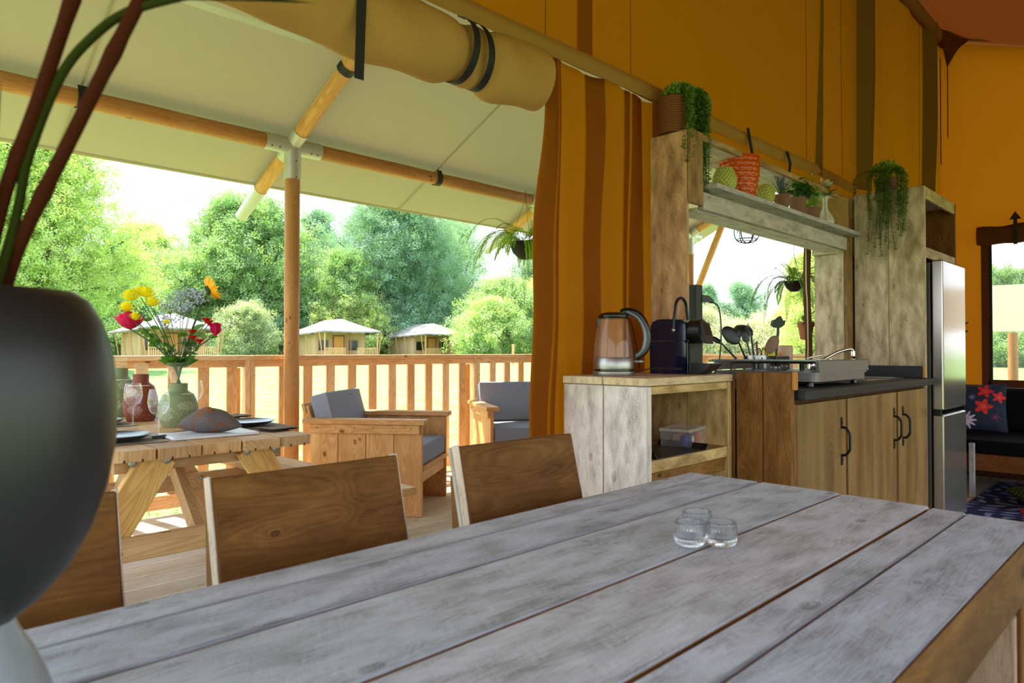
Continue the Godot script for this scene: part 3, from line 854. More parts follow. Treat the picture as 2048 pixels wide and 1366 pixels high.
func kitchen() -> void:
	var pale := scaf(Color(0.97, 0.90, 0.86)); var honey := mottle(Color(0.98, 0.88, 0.68)); var brown := stain(Color(0.72, 0.68, 0.62))
	var dun := mottle(Color(0.98, 0.95, 0.93)); var col := mottle(Color(0.97, 0.83, 0.72))
	# open side unit that carries kettle and coffee machine
	var u := thing("side_unit", "pale scaffold wood side unit with an open shelf, left of the kitchen counter", "cabinet", Vector3(2.37, 0, -1.58))
	var o := -u.position
	var B := func(p: Node3D, called: String, m: Material, x0: float, x1: float, y0: float, y1: float, z0: float, z1: float, gr := -1) -> MeshInstance3D:
		return board(p, called, m, Vector3(x0, y0, z0) - p.position, Vector3(x1, y1, z1) - p.position, 0.003, gr)
	B.call(u, "side_plank", pale, 2.06, 2.09, 0.0, 0.965, -1.774, -1.581); B.call(u, "side_plank", scaf(Color(0.99, 0.93, 0.90)), 2.06, 2.09, 0.0, 0.965, -1.579, -1.386)
	B.call(u, "side_plank", honey, 2.648, 2.678, 0.0, 0.965, -1.774, -1.581); B.call(u, "side_plank", honey, 2.648, 2.678, 0.0, 0.965, -1.579, -1.386)
	B.call(u, "top_plank", scaf(Color(0.98, 0.88, 0.72)), 2.056, 2.682, 0.966, 0.996, -1.776, -1.582, 0); B.call(u, "top_plank", scaf(Color(0.96, 0.84, 0.66)), 2.056, 2.682, 0.966, 0.996, -1.580, -1.382, 0)
	B.call(u, "front_rail", honey, 2.091, 2.647, 0.935, 0.965, -1.405, -1.388)
	B.call(u, "shelf", honey, 2.091, 2.647, 0.670, 0.700, -1.755, -1.420)
	B.call(u, "shelf_rail", honey, 2.091, 2.647, 0.655, 0.700, -1.419, -1.390); B.call(u, "shelf_rail", brown, 2.091, 2.647, 0.600, 0.653, -1.425, -1.400)
	B.call(u, "shelf", honey, 2.091, 2.647, 0.10, 0.13, -1.755, -1.40)
	for k in 3: B.call(u, "back_plank", brown, 2.091 + k * 0.186, 2.275 + k * 0.186, 0.0, 0.965, -1.774, -1.757)
	# stained end panel
	var d := thing("end_panel", "dark stained wooden end panel between side unit and counter", "panel", Vector3(2.715, 0, -1.27))
	B.call(d, "plank", brown, 2.697, 2.733, 0.0, 1.005, -1.376, -1.262); B.call(d, "plank", brown, 2.697, 2.733, 0.0, 1.007, -1.260, -1.146)
	B.call(d, "back_plank", stain(Color(0.6, 0.52, 0.45)), 2.684, 2.696, 0.0, 0.985, -1.45, -1.378)
	B.call(d, "front_batten", pine(Color(0.85, 0.7, 0.45)), 2.701, 2.735, 0.937, 1.010, -1.1455, -1.132)
	# base cabinet with three doors
	var c := thing("base_cabinet", "brown plank kitchen base cabinet with three doors and black iron pulls", "cabinet", Vector3(3.67, 0, -1.44))
	B.call(c, "body", stain(Color(0.45, 0.33, 0.24)), 2.742, 4.612, 0.07, 0.893, -1.735, -1.172); B.call(c, "plinth", S(Color(0.06, 0.05, 0.04), 0.8), 2.76, 4.60, 0.0, 0.069, -1.70, -1.19)
	B.call(c, "stile", brown, 2.735, 2.760, 0.05, 0.880, -1.1715, -1.149)
	var iron := S(Color(0.02, 0.02, 0.022), 0.45, 0.3)
	var L := [lam(Color(0.70, 0.61, 0.46)), lam(Color(0.74, 0.64, 0.49)), lam(Color(0.66, 0.58, 0.44))]
	for q: Array in [[2.764, 3.300, 2, 3.24], [3.326, 4.030, 2, 3.985], [4.068, 4.615, 2, 4.135]]:
		var dr := Node3D.new(); dr.name = "door"; c.add_child(dr, true)
		dr.position = Vector3(q[0], 0.05, -1.16) - c.position
		var w: float = (q[1] - q[0]) / q[2]
		for k: int in q[2]:
			obj("plank", Geo.new().box(Vector3.ZERO, Vector3(w - 0.0015, 0.826, 0.022), 0.003, Basis.IDENTITY, ruv()), L[(k + int(q[0] * 3)) % 3], dr, Vector3(w * (k + 0.5), 0.413, 0))
		var h := Geo.new()
		var hx: float = q[3] - q[0]
		h.tube(curve([Vector3(hx, 0.575, 0.014), Vector3(hx, 0.578, 0.030), Vector3(hx, 0.600, 0.046), Vector3(hx, 0.62, 0.048), Vector3(hx, 0.65, 0.048), Vector3(hx, 0.675, 0.046), Vector3(hx, 0.697, 0.030), Vector3(hx, 0.70, 0.014)], 4), 0.006, 8)
		for y: float in [0.555, 0.72]: h.box(Vector3(hx, y, 0.0135), Vector3(0.016, 0.05, 0.005), 0.0015); h.ball(Vector3(hx, y, 0.017), Vector3(0.004, 0.004, 0.003), 8, 5)
		obj("handle", h, iron, dr)
	# black worktop with sink and upstands
	var t := thing("worktop", "black stone worktop with an inset steel sink", "worktop", Vector3(3.67, 0.915, -1.42))
	var slate := S(Color(0.05, 0.062, 0.08), 0.5)
	B.call(t, "slab", slate, 2.745, 4.604, 0.896, 0.934, -1.742, -1.105)
	B.call(t, "upstand", slate, 4.585, 4.603, 0.934, 1.004, -1.742, -1.165); B.call(t, "upstand", slate, 2.75, 4.585, 0.934, 0.985, -1.755, -1.742)
	B.call(t, "end_strip", pine(Color(0.9, 0.8, 0.6)), 4.584, 4.606, 0.934, 1.006, -1.1645, -1.150)
	var steel := S(Color(0.78, 0.78, 0.77), 0.22, 0.9)
	var sk := Geo.new()
	for q: Array in [[3.88, 4.50, -1.24, -1.27], [3.88, 4.50, -1.60, -1.63], [3.88, 3.91, -1.27, -1.60], [4.47, 4.50, -1.27, -1.60]]:
		sk.box(Vector3((q[0] + q[1]) / 2, 0.936, (q[2] + q[3]) / 2) - t.position, Vector3(q[1] - q[0], 0.005, absf(q[3] - q[2])), 0.002)
	sk.sheet(12, 12, func(a: float, b: float) -> Vector3: return Vector3(lerpf(3.91, 4.47, a), 0.9362 - 0.0012 * smoothstep(0.0, 0.15, minf(minf(a, 1 - a), minf(b, 1 - b))), lerpf(-1.27, -1.60, b)) - t.position)
	obj("sink", sk, steel, t)
	var chrome := S(Color(0.85, 0.85, 0.84), 0.08, 1.0)
	var f := thing("kitchen_tap", "chrome swan neck mixer tap rising behind the gas hob", "tap", Vector3(4.22, 0.937, -1.665))
	obj("base", Geo.new().lathe(V2([0, 0, 0.026, 0, 0.026, 0.006, 0.021, 0.012, 0.020, 0.07, 0.017, 0.085, 0, 0.09]), 20), chrome, f)
	obj("spout", Geo.new().tube(curve([Vector3(0.01, 0.06, 0.005), Vector3(0.06, 0.10, 0.04), Vector3(0.14, 0.145, 0.09), Vector3(0.20, 0.165, 0.13), Vector3(0.232, 0.165, 0.15), Vector3(0.242, 0.145, 0.155)], 6), 0.010, 12), chrome, f)
	obj("aerator", Geo.new().lathe(V2([0, 0, 0.014, 0, 0.014, 0.03, 0, 0.03]), 14, Transform3D(Basis.IDENTITY, Vector3(0.242, 0.125, 0.155))), chrome, f)
	obj("lever", Geo.new().tube(curve([Vector3(0, 0.085, 0), Vector3(-0.05, 0.105, -0.01), Vector3(-0.02, 0.118, 0.0), Vector3(0.07, 0.13, 0.03)], 6), 0.006, 8), chrome, f)
	# frame round the serving window
	var w := thing("window_frame_shelf", "weathered plank frame round the kitchen window with a plant shelf across it", "shelf frame", Vector3(3.6, 0.93, -1.66))
	B.call(w, "upright_plank", col, 2.652, 2.669, 0.90, 2.060, -1.765, -1.576); B.call(w, "front_plank", mottle(Color(0.75, 0.60, 0.45)), 2.652, 2.757, 1.735, 2.060, -1.575, -1.556)
	B.call(w, "upright_plank", dun, 4.50, 4.525, 0.99, 2.030, -1.755, -1.576); B.call(w, "front_plank", mottle(Color(0.70, 0.58, 0.40)), 4.505, 4.60, 0.99, 2.055, -1.575, -1.556)
	B.call(w, "rear_block", dun, 4.46, 4.499, 1.70, 1.80, -1.755, -1.60)
	B.call(w, "top_plank", scaf(Color(0.98, 0.93, 0.84)), 2.68, 4.60, 2.028, 2.060, -1.765, -1.576); B.call(w, "top_rail", mottle(Color(0.85, 0.72, 0.55)), 2.757, 4.505, 2.026, 2.056, -1.575, -1.556)
	B.call(w, "lintel", scaf(Color(0.85, 0.78, 0.74)), 2.757, 4.505, 1.720, 1.798, -1.585, -1.556); B.call(w, "lintel_soffit", scaf(Color(1, 0.97, 0.92)), 2.757, 4.50, 1.716, 1.734, -1.70, -1.586)
	B.call(w, "shelf", scaf(Color(0.82, 0.77, 0.77)), 2.787, 4.612, 1.813, 1.838, -1.745, -1.507)
	# tall fridge housing
	var h := thing("fridge_housing", "tall whitewashed plank housing around the fridge with an open top shelf", "cabinet", Vector3(4.98, 0, -1.45))
	B.call(h, "side_plank", dun, 4.62, 4.648, 0.0, 2.078, -1.553, -1.3555); B.call(h, "side_plank", mottle(Color(0.95, 0.91, 0.86)), 4.62, 4.648, 0.0, 2.078, -1.3545, -1.157)
	B.call(h, "side_plank", stain(Color(0.62, 0.52, 0.45)), 5.335, 5.36, 0.0, 2.078, -1.756, -1.157); B.call(h, "top_board", dun, 4.649, 5.334, 2.048, 2.078, -1.75, -1.18)
	B.call(h, "top_rail", mottle(Color(0.92, 0.86, 0.72)), 4.6485, 5.3345, 2.005, 2.078, -1.178, -1.158)
	B.call(h, "shelf", brown, 4.649, 5.334, 1.700, 1.715, -1.75, -1.18); B.call(h, "shelf_rail", mottle(Color(0.88, 0.82, 0.68)), 4.6485, 5.3345, 1.650, 1.715, -1.178, -1.158)
	for k in 4: B.call(h, "back_plank", stain(Color(0.62, 0.5, 0.42)), 4.65 + k * 0.171, 4.818 + k * 0.171, 1.65, 2.047, -1.77, -1.752)
	# fridge
	var fr := thing("fridge", "tall silver fridge freezer with two glossy doors", "fridge", Vector3(4.965, 0, -1.38))
	var sil := S(Color(0.66, 0.64, 0.62), 0.18, 0.75); var side := S(Color(0.33, 0.31, 0.30), 0.4, 0.3)
	B.call(fr, "body", side, 4.695, 5.235, 0.03, 1.625, -1.70, -1.150)
	for q: Array in [[0.74, 1.637], [0.05, 0.712]]:
		var dn := obj("door", Geo.new().box(Vector3.ZERO, Vector3(0.548, q[1] - q[0], 0.062), 0.010), sil, fr, Vector3(4.966, (q[0] + q[1]) / 2, -1.113) - fr.position)
		dn.set_meta("label", "upper door" if q[0] > 0.5 else "lower freezer door")
	obj("grip_recess", Geo.new().box(Vector3.ZERO, Vector3(0.54, 0.04, 0.05), 0.004), S(Color(0.02, 0.02, 0.02), 0.2), fr, Vector3(4.966, 0.726, -1.120) - fr.position)
	obj("feet", Geo.new().box(Vector3.ZERO, Vector3(0.5, 0.03, 0.4), 0.004), S(Color(0.03, 0.03, 0.03), 0.6), fr, Vector3(4.966, 0.016, -1.40) - fr.position)

func kitchen_things() -> void:
	var black := S(Color(0.02, 0.021, 0.024), 0.25); var steel := S(Color(0.62, 0.61, 0.60), 0.36, 0.95); var rub := S(Color(0.035, 0.04, 0.045), 0.5)
	# kettle
	var k := thing("electric_kettle", "glass electric kettle with a black handle and brushed steel base", "kettle", Vector3(2.185, 0.996, -1.625), deg_to_rad(-45))
	obj("power_base", Geo.new().lathe(V2([0, 0, 0.079, 0, 0.081, 0.006, 0.081, 0.016, 0.078, 0.019, 0, 0.019]), 40), steel, k)
	obj("base_ring", Geo.new().lathe(V2([0.074, 0.019, 0.076, 0.019, 0.076, 0.026, 0.074, 0.026]), 40), black, k)
	obj("steel_band", Geo.new().lathe(V2([0, 0.026, 0.079, 0.026, 0.080, 0.03, 0.078, 0.068, 0.076, 0.071, 0, 0.071]), 40), steel, k)
	var gl := Geo.new()
	gl.lathe(V2([0.0765, 0.071, 0.0755, 0.10, 0.071, 0.14, 0.064, 0.18, 0.056, 0.218, 0.054, 0.226]), 48)
	obj("glass_body", gl, glass(0.03), k)
	obj("lid", Geo.new().lathe(V2([0, 0.222, 0.056, 0.222, 0.058, 0.226, 0.058, 0.234, 0.05, 0.242, 0.025, 0.247, 0, 0.248]), 40), black, k)
	obj("handle_mount", Geo.new().prism(V2([0.030, 0.225, 0.062, 0.225, 0.074, 0.19, 0.092, 0.10, 0.100, 0.03, 0.078, 0.03, 0.076, 0.10, 0.060, 0.20, 0.05, 0.246, 0.03, 0.250]), -0.014, 0.014), rub, k)
	obj("handle", Geo.new().tube(curve([Vector3(0.028, 0.246, 0), Vector3(0.06, 0.25, 0), Vector3(0.098, 0.236, 0), Vector3(0.126, 0.19, 0), Vector3(0.132, 0.14, 0), Vector3(0.12, 0.095, 0), Vector3(0.085, 0.068, 0)], 6), [0.010, 0.012, 0.014, 0.0145, 0.015, 0.015, 0.015, 0.015, 0.015, 0.015, 0.015, 0.015, 0.015, 0.015, 0.015, 0.015, 0.015, 0.015, 0.015, 0.015, 0.015, 0.015, 0.015, 0.015, 0.015, 0.015, 0.015, 0.015, 0.015, 0.014, 0.014, 0.014, 0.013, 0.013, 0.012, 0.012, 0.012], 14), S(Color(0.05, 0.052, 0.055), 0.28), k)
	obj("grip_inlay", Geo.new().tube(curve([Vector3(0.05, 0.2495, 0.009), Vector3(0.092, 0.226, 0.010), Vector3(0.116, 0.185, 0.010), Vector3(0.1215, 0.14, 0.010), Vector3(0.111, 0.10, 0.010), Vector3(0.085, 0.075, 0.009)], 6), 0.0075, 8), S(Color(0.42, 0.43, 0.45), 0.35, 0.4), k)
	obj("release_button", Geo.new().ball(Vector3(0.085, 0.2535, 0), Vector3(0.012, 0.006, 0.009), 12, 6), steel, k)
	obj("spout_lip", Geo.new().prism(V2([-0.05, 0.222, -0.066, 0.218, -0.062, 0.195, -0.055, 0.192]), -0.012, 0.012), S(Color(0.12, 0.12, 0.13), 0.3), k)
	obj("switch", Geo.new().ball(Vector3(0.098, 0.055, 0), Vector3(0.022, 0.006, 0.011), 12, 6), S(Color(0.6, 0.6, 0.62), 0.3), k)
	obj("cord", Geo.new().tube(curve([Vector3(0.07, 0.010, 0), Vector3(0.12, 0.02, -0.02), Vector3(0.17, 0.026, -0.06), Vector3(0.21, 0.01, -0.1)], 6), 0.003, 6), black, k)
	# capsule coffee machine
	var c := thing("coffee_machine", "dark blue capsule coffee machine with a carrying handle and drip tray", "coffee machine", Vector3(2.565, 0.996, -1.585), deg_to_rad(2))
	var navy := S(Color(0.035, 0.08, 0.19), 0.08); var char_ := S(Color(0.06, 0.07, 0.08), 0.35)
	# side view outline: x runs to the rear (-z of the machine), extruded across its width
	var yz := Transform3D(Basis(Vector3(0, 0, 1), Vector3(0, 1, 0), Vector3(-1, 0, 0)), Vector3.ZERO)
	obj("lower_body", Geo.new().prism(V2([-0.085, 0.0, 0.085, 0.0, 0.085, 0.128, 0.075, 0.137, -0.080, 0.137, -0.087, 0.128]), -0.060, 0.060, yz), navy, c)
	obj("upper_body", Geo.new().prism(V2([-0.085, 0.139, 0.082, 0.139, 0.082, 0.20, 0.078, 0.215, 0.06, 0.226, 0.0, 0.230, -0.05, 0.229, -0.072, 0.220, -0.083, 0.203]), -0.058, 0.058, yz), navy, c)
	obj("front_edge", Geo.new().box(Vector3(0, 0.068, 0.089), Vector3(0.118, 0.134, 0.008), 0.003), black, c)
	var gr := Geo.new().box(Vector3(0, 0.070, 0.096), Vector3(0.104, 0.118, 0.006), 0.003)
	obj("grille_plate", gr, S(Color(0.05, 0.05, 0.055), 0.5), c)
	var bars := Geo.new()
	for q in 17:
		var a := -0.115 + q * 0.0135
		for s: float in [1.0, -1.0]:
			var x0 := maxf(-0.05, a - 0.0 if a > -0.05 else -0.05); var p0 := Vector3(clampf(a, -0.05, 0.05), 0.014 + maxf(0.0, -0.05 - a), 0.0995); var p1 := Vector3(clampf(a + 0.112, -0.05, 0.05), 0.0, 0.0995)
			p1.y = p0.y + (p1.x - p0.x)
			if p1.y > 0.126: p1.x -= p1.y - 0.126; p1.y = 0.126
			if p1.x - p0.x > 0.004: bars.tube(P([Vector3(p0.x * s, p0.y, p0.z), Vector3(p1.x * s, p1.y, p1.z)]), 0.0013, 4, false)
	obj("grille_lattice", bars, S(Color(0.45, 0.43, 0.40), 0.4, 0.6), c)
	obj("brew_head", Geo.new().tube(P([Vector3(0, 0.178, 0.082), Vector3(0, 0.178, 0.128), Vector3(0, 0.178, 0.132)]), [0.050, 0.050, 0.046], 32), char_, c)
	obj("lever", Geo.new().prism(V2([0.128, 0.20, 0.142, 0.212, 0.158, 0.16, 0.160, 0.125, 0.142, 0.13, 0.130, 0.15]), -0.03, 0.03, yz), char_, c)
	obj("drip_tray", Geo.new().prism(V2([0.090, 0.0, 0.125, 0.0, 0.165, 0.018, 0.188, 0.040, 0.188, 0.046, 0.090, 0.046]), -0.050, 0.050, yz), char_, c)
	obj("seam", Geo.new().box(Vector3(-0.0592, 0.170, -0.01), Vector3(0.003, 0.004, 0.12), 0.001), black, c)
	obj("vent_slots", Geo.new().box(Vector3(-0.0602, 0.022, 0.0), Vector3(0.002, 0.010, 0.13), 0.0008), S(Color(0.10, 0.12, 0.17), 0.3), c)
	var hd := arc(Vector3(0, 0.275, 0.03), Vector3(1, 0, 0) * 0.047, Vector3(0, 0.045, 0), 0, PI, 12)
	var loop := PackedVector3Array([Vector3(0.062, 0.185, 0.03), Vector3(0.061, 0.22, 0.03)]); loop.append_array(hd); loop.append_array(PackedVector3Array([Vector3(-0.061, 0.22, 0.03), Vector3(-0.063, 0.185, 0.03)]))
	obj("carry_handle", Geo.new().tube(loop, 0.0065, 10), char_, c)
	obj("hinge_pin", Geo.new().ball(Vector3(-0.065, 0.183, 0.03), Vector3(0.006, 0.010, 0.010), 12, 8), steel, c)
	obj("button_cap", Geo.new().lathe(V2([0.012, 0.226, 0.012, 0.233, 0, 0.234]), 14, Transform3D(Basis.IDENTITY, Vector3(0, 0, -0.055))), char_, c)
	# plastic box and tray in the open shelf
	var bx := thing("storage_box", "clear plastic food box with a lid holding colourful packets, on the open shelf", "box", Vector3(2.535, 0.7005, -1.53), deg_to_rad(12))
	obj("tub", Geo.new().prism(V2([-0.088, 0.0, 0.088, 0.0, 0.098, 0.062, -0.098, 0.062]), -0.062, 0.062), glass(0.12, Color(0.95, 0.93, 0.92)), bx)
	obj("lid", Geo.new().box(Vector3(0, 0.070, 0), Vector3(0.206, 0.016, 0.136), 0.006), glass(0.28, Color(0.95, 0.93, 0.92)), bx)
	var pk := [[-0.05, Color(0.05, 0.08, 0.45)], [0.012, Color(0.04, 0.06, 0.35)], [0.055, Color(0.75, 0.20, 0.08)]]
	for q: Array in pk:
		var pb := obj("packet", Geo.new().box(Vector3(q[0], 0.028, 0.03), Vector3(0.055, 0.046, 0.03), 0.008), S(q[1], 0.4), bx)
		pb.set_meta("label", "foil packet")
	obj("packet", Geo.new().box(Vector3(0.03, 0.028, -0.025), Vector3(0.10, 0.04, 0.04), 0.01), S(Color(0.75, 0.55, 0.4), 0.5), bx)
	obj("packet_emblem", Geo.new().lathe(V2([0, 0, 0.012, 0, 0.014, 0.0015, 0, 0.002]), 16, Transform3D(Basis(Vector3.RIGHT, PI / 2), Vector3(-0.012, 0.03, 0.0455))), S(Color(0.9, 0.75, 0.5), 0.4), bx)
	var tr := thing("serving_tray", "black serving tray on the open shelf before the plastic box", "tray", Vector3(2.30, 0.7005, -1.50))
	obj("tray", Geo.new().prism(V2([-0.19, 0.022, -0.186, 0.024, -0.165, 0.004, 0.165, 0.004, 0.186, 0.024, 0.19, 0.022, 0.17, 0, -0.17, 0]), -0.11, 0.11), S(Color(0.04, 0.03, 0.028), 0.35), tr)
	# gas hob
	var s := thing("gas_hob", "grey camping gas hob with glass lid and black pan supports", "hob", Vector3(3.37, 0.935, -1.43))
	var grey := S(Color(0.46, 0.43, 0.42), 0.42, 0.1)
	var outl := func(hx: float, hz: float, r: float) -> PackedVector2Array:
		var o := PackedVector2Array()
		for q in 4:
			for e in 5:
				var a := PI / 2 * (q + e / 4.0)
				o.append(Vector2((hx - r) * (1 if q in [0, 3] else -1) + r * cos(a), (hz - r) * (1 if q < 2 else -1) + r * sin(a)))
		return o
	var flat := Transform3D(Basis(Vector3.RIGHT, Vector3(0, 0, -1), Vector3(0, 1, 0)), Vector3.ZERO)
	obj("casing", Geo.new().prism(outl.call(0.315, 0.245, 0.035), 0.022, 0.060, flat).prism(outl.call(0.322, 0.252, 0.03), 0.054, 0.063, flat), grey, s)
	obj("burner_plate", Geo.new().prism(outl.call(0.29, 0.215, 0.03), 0.063, 0.0655, flat), S(Color(0.50, 0.50, 0.50), 0.3, 0.6), s)
	for q: Array in [[-0.27, 0.20], [0.27, 0.20], [-0.27, -0.2], [0.27, -0.2]]:
		obj("foot", Geo.new().lathe(V2([0, 0, 0.016, 0, 0.013, 0.022, 0, 0.022]), 12, Transform3D(Basis.IDENTITY, Vector3(q[0], 0, q[1]))), black, s)
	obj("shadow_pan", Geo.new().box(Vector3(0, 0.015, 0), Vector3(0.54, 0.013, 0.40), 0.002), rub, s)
	for q: Array in [[-0.16, 0.0], [0.13, 0.09], [0.13, -0.11]]:
		obj("burner", Geo.new().lathe(V2([0, 0.0655, 0.045, 0.0655, 0.047, 0.075, 0.038, 0.076, 0.038, 0.084, 0, 0.085]), 24, Transform3D(Basis.IDENTITY, Vector3(q[0], 0, q[1]))), S(Color(0.62, 0.60, 0.57), 0.35, 0.7), s)
	var ps := Geo.new()
	for q: Array in [[-0.16, 0.0, 0.13], [0.13, 0.0, 0.13]]:
		for z: float in [-0.17, -0.06, 0.06, 0.17]:
			ps.tube(P([Vector3(q[0] - 0.125, 0.066, z), Vector3(q[0] - 0.125, 0.097, z), Vector3(q[0] - 0.115, 0.102, z), Vector3(q[0] - 0.02, 0.102, z), Vector3(q[0] + 0.115, 0.102, z), Vector3(q[0] + 0.125, 0.097, z), Vector3(q[0] + 0.125, 0.066, z)]), 0.004, 6)
		for x: float in [-0.06, 0.06]: ps.tube(P([Vector3(q[0] + x, 0.102, -0.19), Vector3(q[0] + x, 0.102, 0.19)]), 0.0035, 6)
	obj("pan_support", ps, S(Color(0.03, 0.035, 0.04), 0.4), s)
	obj("glass_lid", Geo.new().prism(outl.call(0.325, 0.255, 0.02), 0.112, 0.118, flat), glass(0.30, Color(0.5, 0.62, 0.62)), s)
	obj("lid_skirt", Geo.new().prism(V2([-0.305, 0.062, 0.318, 0.064, 0.300, 0.112, 0.292, 0.117, -0.325, 0.117, -0.318, 0.10]), 0.243, 0.255), grey, s)
	obj("lid_skirt", Geo.new().prism(V2([-0.305, 0.066, 0.305, 0.066, 0.300, 0.112, -0.300, 0.112]), -0.252, -0.246), S(Color(0.62, 0.61, 0.60), 0.4, 0.2), s)
	obj("lid_edge", Geo.new().tube(P([Vector3(-0.325, 0.115, 0.25), Vector3(-0.325, 0.115, -0.25)]), 0.004, 8), S(Color(0.62, 0.68, 0.68), 0.2), s)
	# cutlery drainer and tools
	var cp := thing("utensil_holder", "perforated steel utensil holder behind the hob", "holder", Vector3(3.56, 0.935, -1.70))
	obj("cup", Geo.new().lathe(V2([0, 0, 0.062, 0, 0.062, 0.135, 0.058, 0.135, 0.058, 0.01, 0, 0.01]), 32), steel, cp)
	var holes := Geo.new()
	for q in 20: holes.ball(Vector3(0.0618 * cos(TAU * q / 20), 0.108 + 0.012 * (q % 2), 0.0618 * sin(TAU * q / 20)), Vector3(0.004, 0.004, 0.004), 6, 4)
	obj("punched_holes", holes, black, cp)
	var R := Vector3(0.7071, 0, 0.7071)   # across the view of the window
	var root := Vector3(3.56, 0.95, -1.70)
	var tool := func(called: String, label: String, cat: String, x: float, top: Vector3, m: Material, head: Callable, group := "") -> void:
		var o := thing(called, label, cat, root + R * x)
		var e: Vector3 = R * top.x + Vector3(0, top.y, 0) + Vector3(-0.7071, 0, 0.7071) * top.z
		obj("stem", Geo.new().tube(P([Vector3.ZERO, e * 0.5 + Vector3(0, 0.01, 0), e]), [0.005, 0.006, 0.005], 8), m, o)
		var g := Geo.new(); head.call(g, e, (e.normalized()))
		obj("head", g, m, o)
	var nyl := S(Color(0.05, 0.06, 0.065), 0.4); var grn := S(Color(0.10, 0.12, 0.12), 0.4)
	var bowl := func(g: Geo, c0: Vector3, along: Vector3, ln: float, wd: float) -> void:
		var n := Vector3(-0.7071, 0.15, 0.7071).normalized(); var sd := along.cross(n).normalized(); n = sd.cross(along)
		g.ball(c0 + along * ln * 0.9, Vector3(wd, ln, 0.008), 18, 12, Basis(sd, along, n))
	tool.call("serving_spoon", "large dark nylon spoon leaning furthest over the holder", "spoon", -0.02, Vector3(-0.085, 0.19, 0.035), nyl, func(g: Geo, e: Vector3, d: Vector3) -> void: bowl.call(g, e, Vector3(-0.55, 0.65, -0.5).normalized(), 0.060, 0.040), "kitchen tools in the steel holder")
	tool.call("spatula", "dark spatula with slim blade lowest in the holder", "spatula", -0.03, Vector3(-0.15, 0.185, -0.02), nyl, func(g: Geo, e: Vector3, d: Vector3) -> void: bowl.call(g, e, (d - R * 0.6).normalized(), 0.035, 0.014), "kitchen tools in the steel holder")
	tool.call("ladle", "black ladle with its round bowl turned upwards", "ladle", 0.0, Vector3(-0.028, 0.245, 0), nyl, func(g: Geo, e: Vector3, d: Vector3) -> void:
		g.tube(curve([e, e + Vector3(0, 0.02, 0) - R * 0.006, e + Vector3(0, 0.028, 0) - R * 0.03], 5), 0.005, 8)
		var s0 := g.v.size(); g.lathe(V2([0.056, 0.0, 0.051, 0.027, 0.034, 0.046, 0.0, 0.052]), 20, Transform3D(Basis(R, 0.25), e + Vector3(0, -0.012, 0) - R * 0.045)), "kitchen tools in the steel holder")
	tool.call("pasta_server", "grey pasta server with prongs", "server", -0.005, Vector3(-0.05, 0.19, 0.02), S(Color(0.30, 0.31, 0.33), 0.35), func(g: Geo, e: Vector3, d: Vector3) -> void:
		bowl.call(g, e, d, 0.03, 0.022)
		for q in 5: g.tube(curve([e + d * (0.02 + q * 0.009) - R * 0.012, e + d * (0.025 + q * 0.011) + Vector3(-0.02, 0.01, 0.02), e + d * (0.035 + q * 0.012) + Vector3(-0.03, 0.02, 0.03) + R * 0.012], 4), 0.0025, 6), "kitchen tools in the steel holder")
	tool.call("wooden_spoon", "pale wooden spoon with an oval head, tallest on the sponge side", "spoon", 0.035, Vector3(0.028, 0.135, 0), S(Color(0.50, 0.38, 0.29), 0.6), func(g: Geo, e: Vector3, d: Vector3) -> void: bowl.call(g, e, (d + R * 0.35).normalized(), 0.054, 0.032), "kitchen tools in the steel holder")
	tool.call("wooden_stirrer", "narrow brown wooden stirrer standing upright", "stirrer", 0.015, Vector3(-0.012, 0.185, 0), S(Color(0.40, 0.24, 0.14), 0.6), func(g: Geo, e: Vector3, d: Vector3) -> void: g.ball(e, Vector3(0.006, 0.012, 0.004), 8, 6), "kitchen tools in the steel holder")
	tool.call("kitchen_scissors", "black looped scissor handles among the utensils", "scissors", 0.026, Vector3(0.004, 0.125, 0), black, func(g: Geo, e: Vector3, d: Vector3) -> void:
		for q: float in [-0.013, 0.011]: g.tube(arc(e + R * q + Vector3(0, 0.01, 0), R * 0.010, Vector3(0, 0.022, 0), 0, TAU, 16), 0.003, 6, false), "kitchen tools in the steel holder")
	var cd := thing("sink_caddy", "dark grey sink caddy beside the utensil holder", "caddy", Vector3(3.78, 0.935, -1.69))
	obj("tub", Geo.new().box(Vector3(0, 0.065, 0), Vector3(0.17, 0.13, 0.09), 0.006), S(Color(0.10, 0.11, 0.125), 0.4), cd)
	var br := thing("dish_brush", "dark green dish brush standing head up in the caddy", "brush", Vector3(3.745, 1.066, -1.67))
	obj("handle", Geo.new().tube(curve([Vector3(0, 0, 0), Vector3(0.002, 0.05, 0), Vector3(0.008, 0.13, 0.006), Vector3(0.008, 0.165, 0.006)], 5), 0.0075, 10), S(Color(0.10, 0.12, 0.11), 0.45), br)
	obj("head", Geo.new().prism(V2([-0.036, -0.005, -0.02, -0.018, 0.008, -0.02, 0.03, -0.004, 0.036, 0.022, 0.024, 0.018, 0.010, 0.045, -0.012, 0.028, -0.03, 0.022]), -0.018, 0.018, Transform3D(Basis(Vector3.UP, -PI / 4), Vector3(0.008, 0.175, 0.006))), S(Color(0.12, 0.16, 0.10), 0.6), br)
	var bt := thing("soap_bottle", "bright yellow washing-up liquid bottle behind the dish brush", "bottle", Vector3(3.80, 0.9352, -1.735))
	obj("bottle", Geo.new().lathe(V2([0, 0, 0.045, 0, 0.05, 0.02, 0.05, 0.15, 0.04, 0.175, 0.02, 0.19, 0, 0.195]), 24), S(Color(0.90, 0.82, 0.02), 0.3), bt)
	var pt := thing("hand_soap_bottle", "plain beige bottle beside the yellow washing-up bottle", "bottle", Vector3(3.99, 0.9352, -1.73))
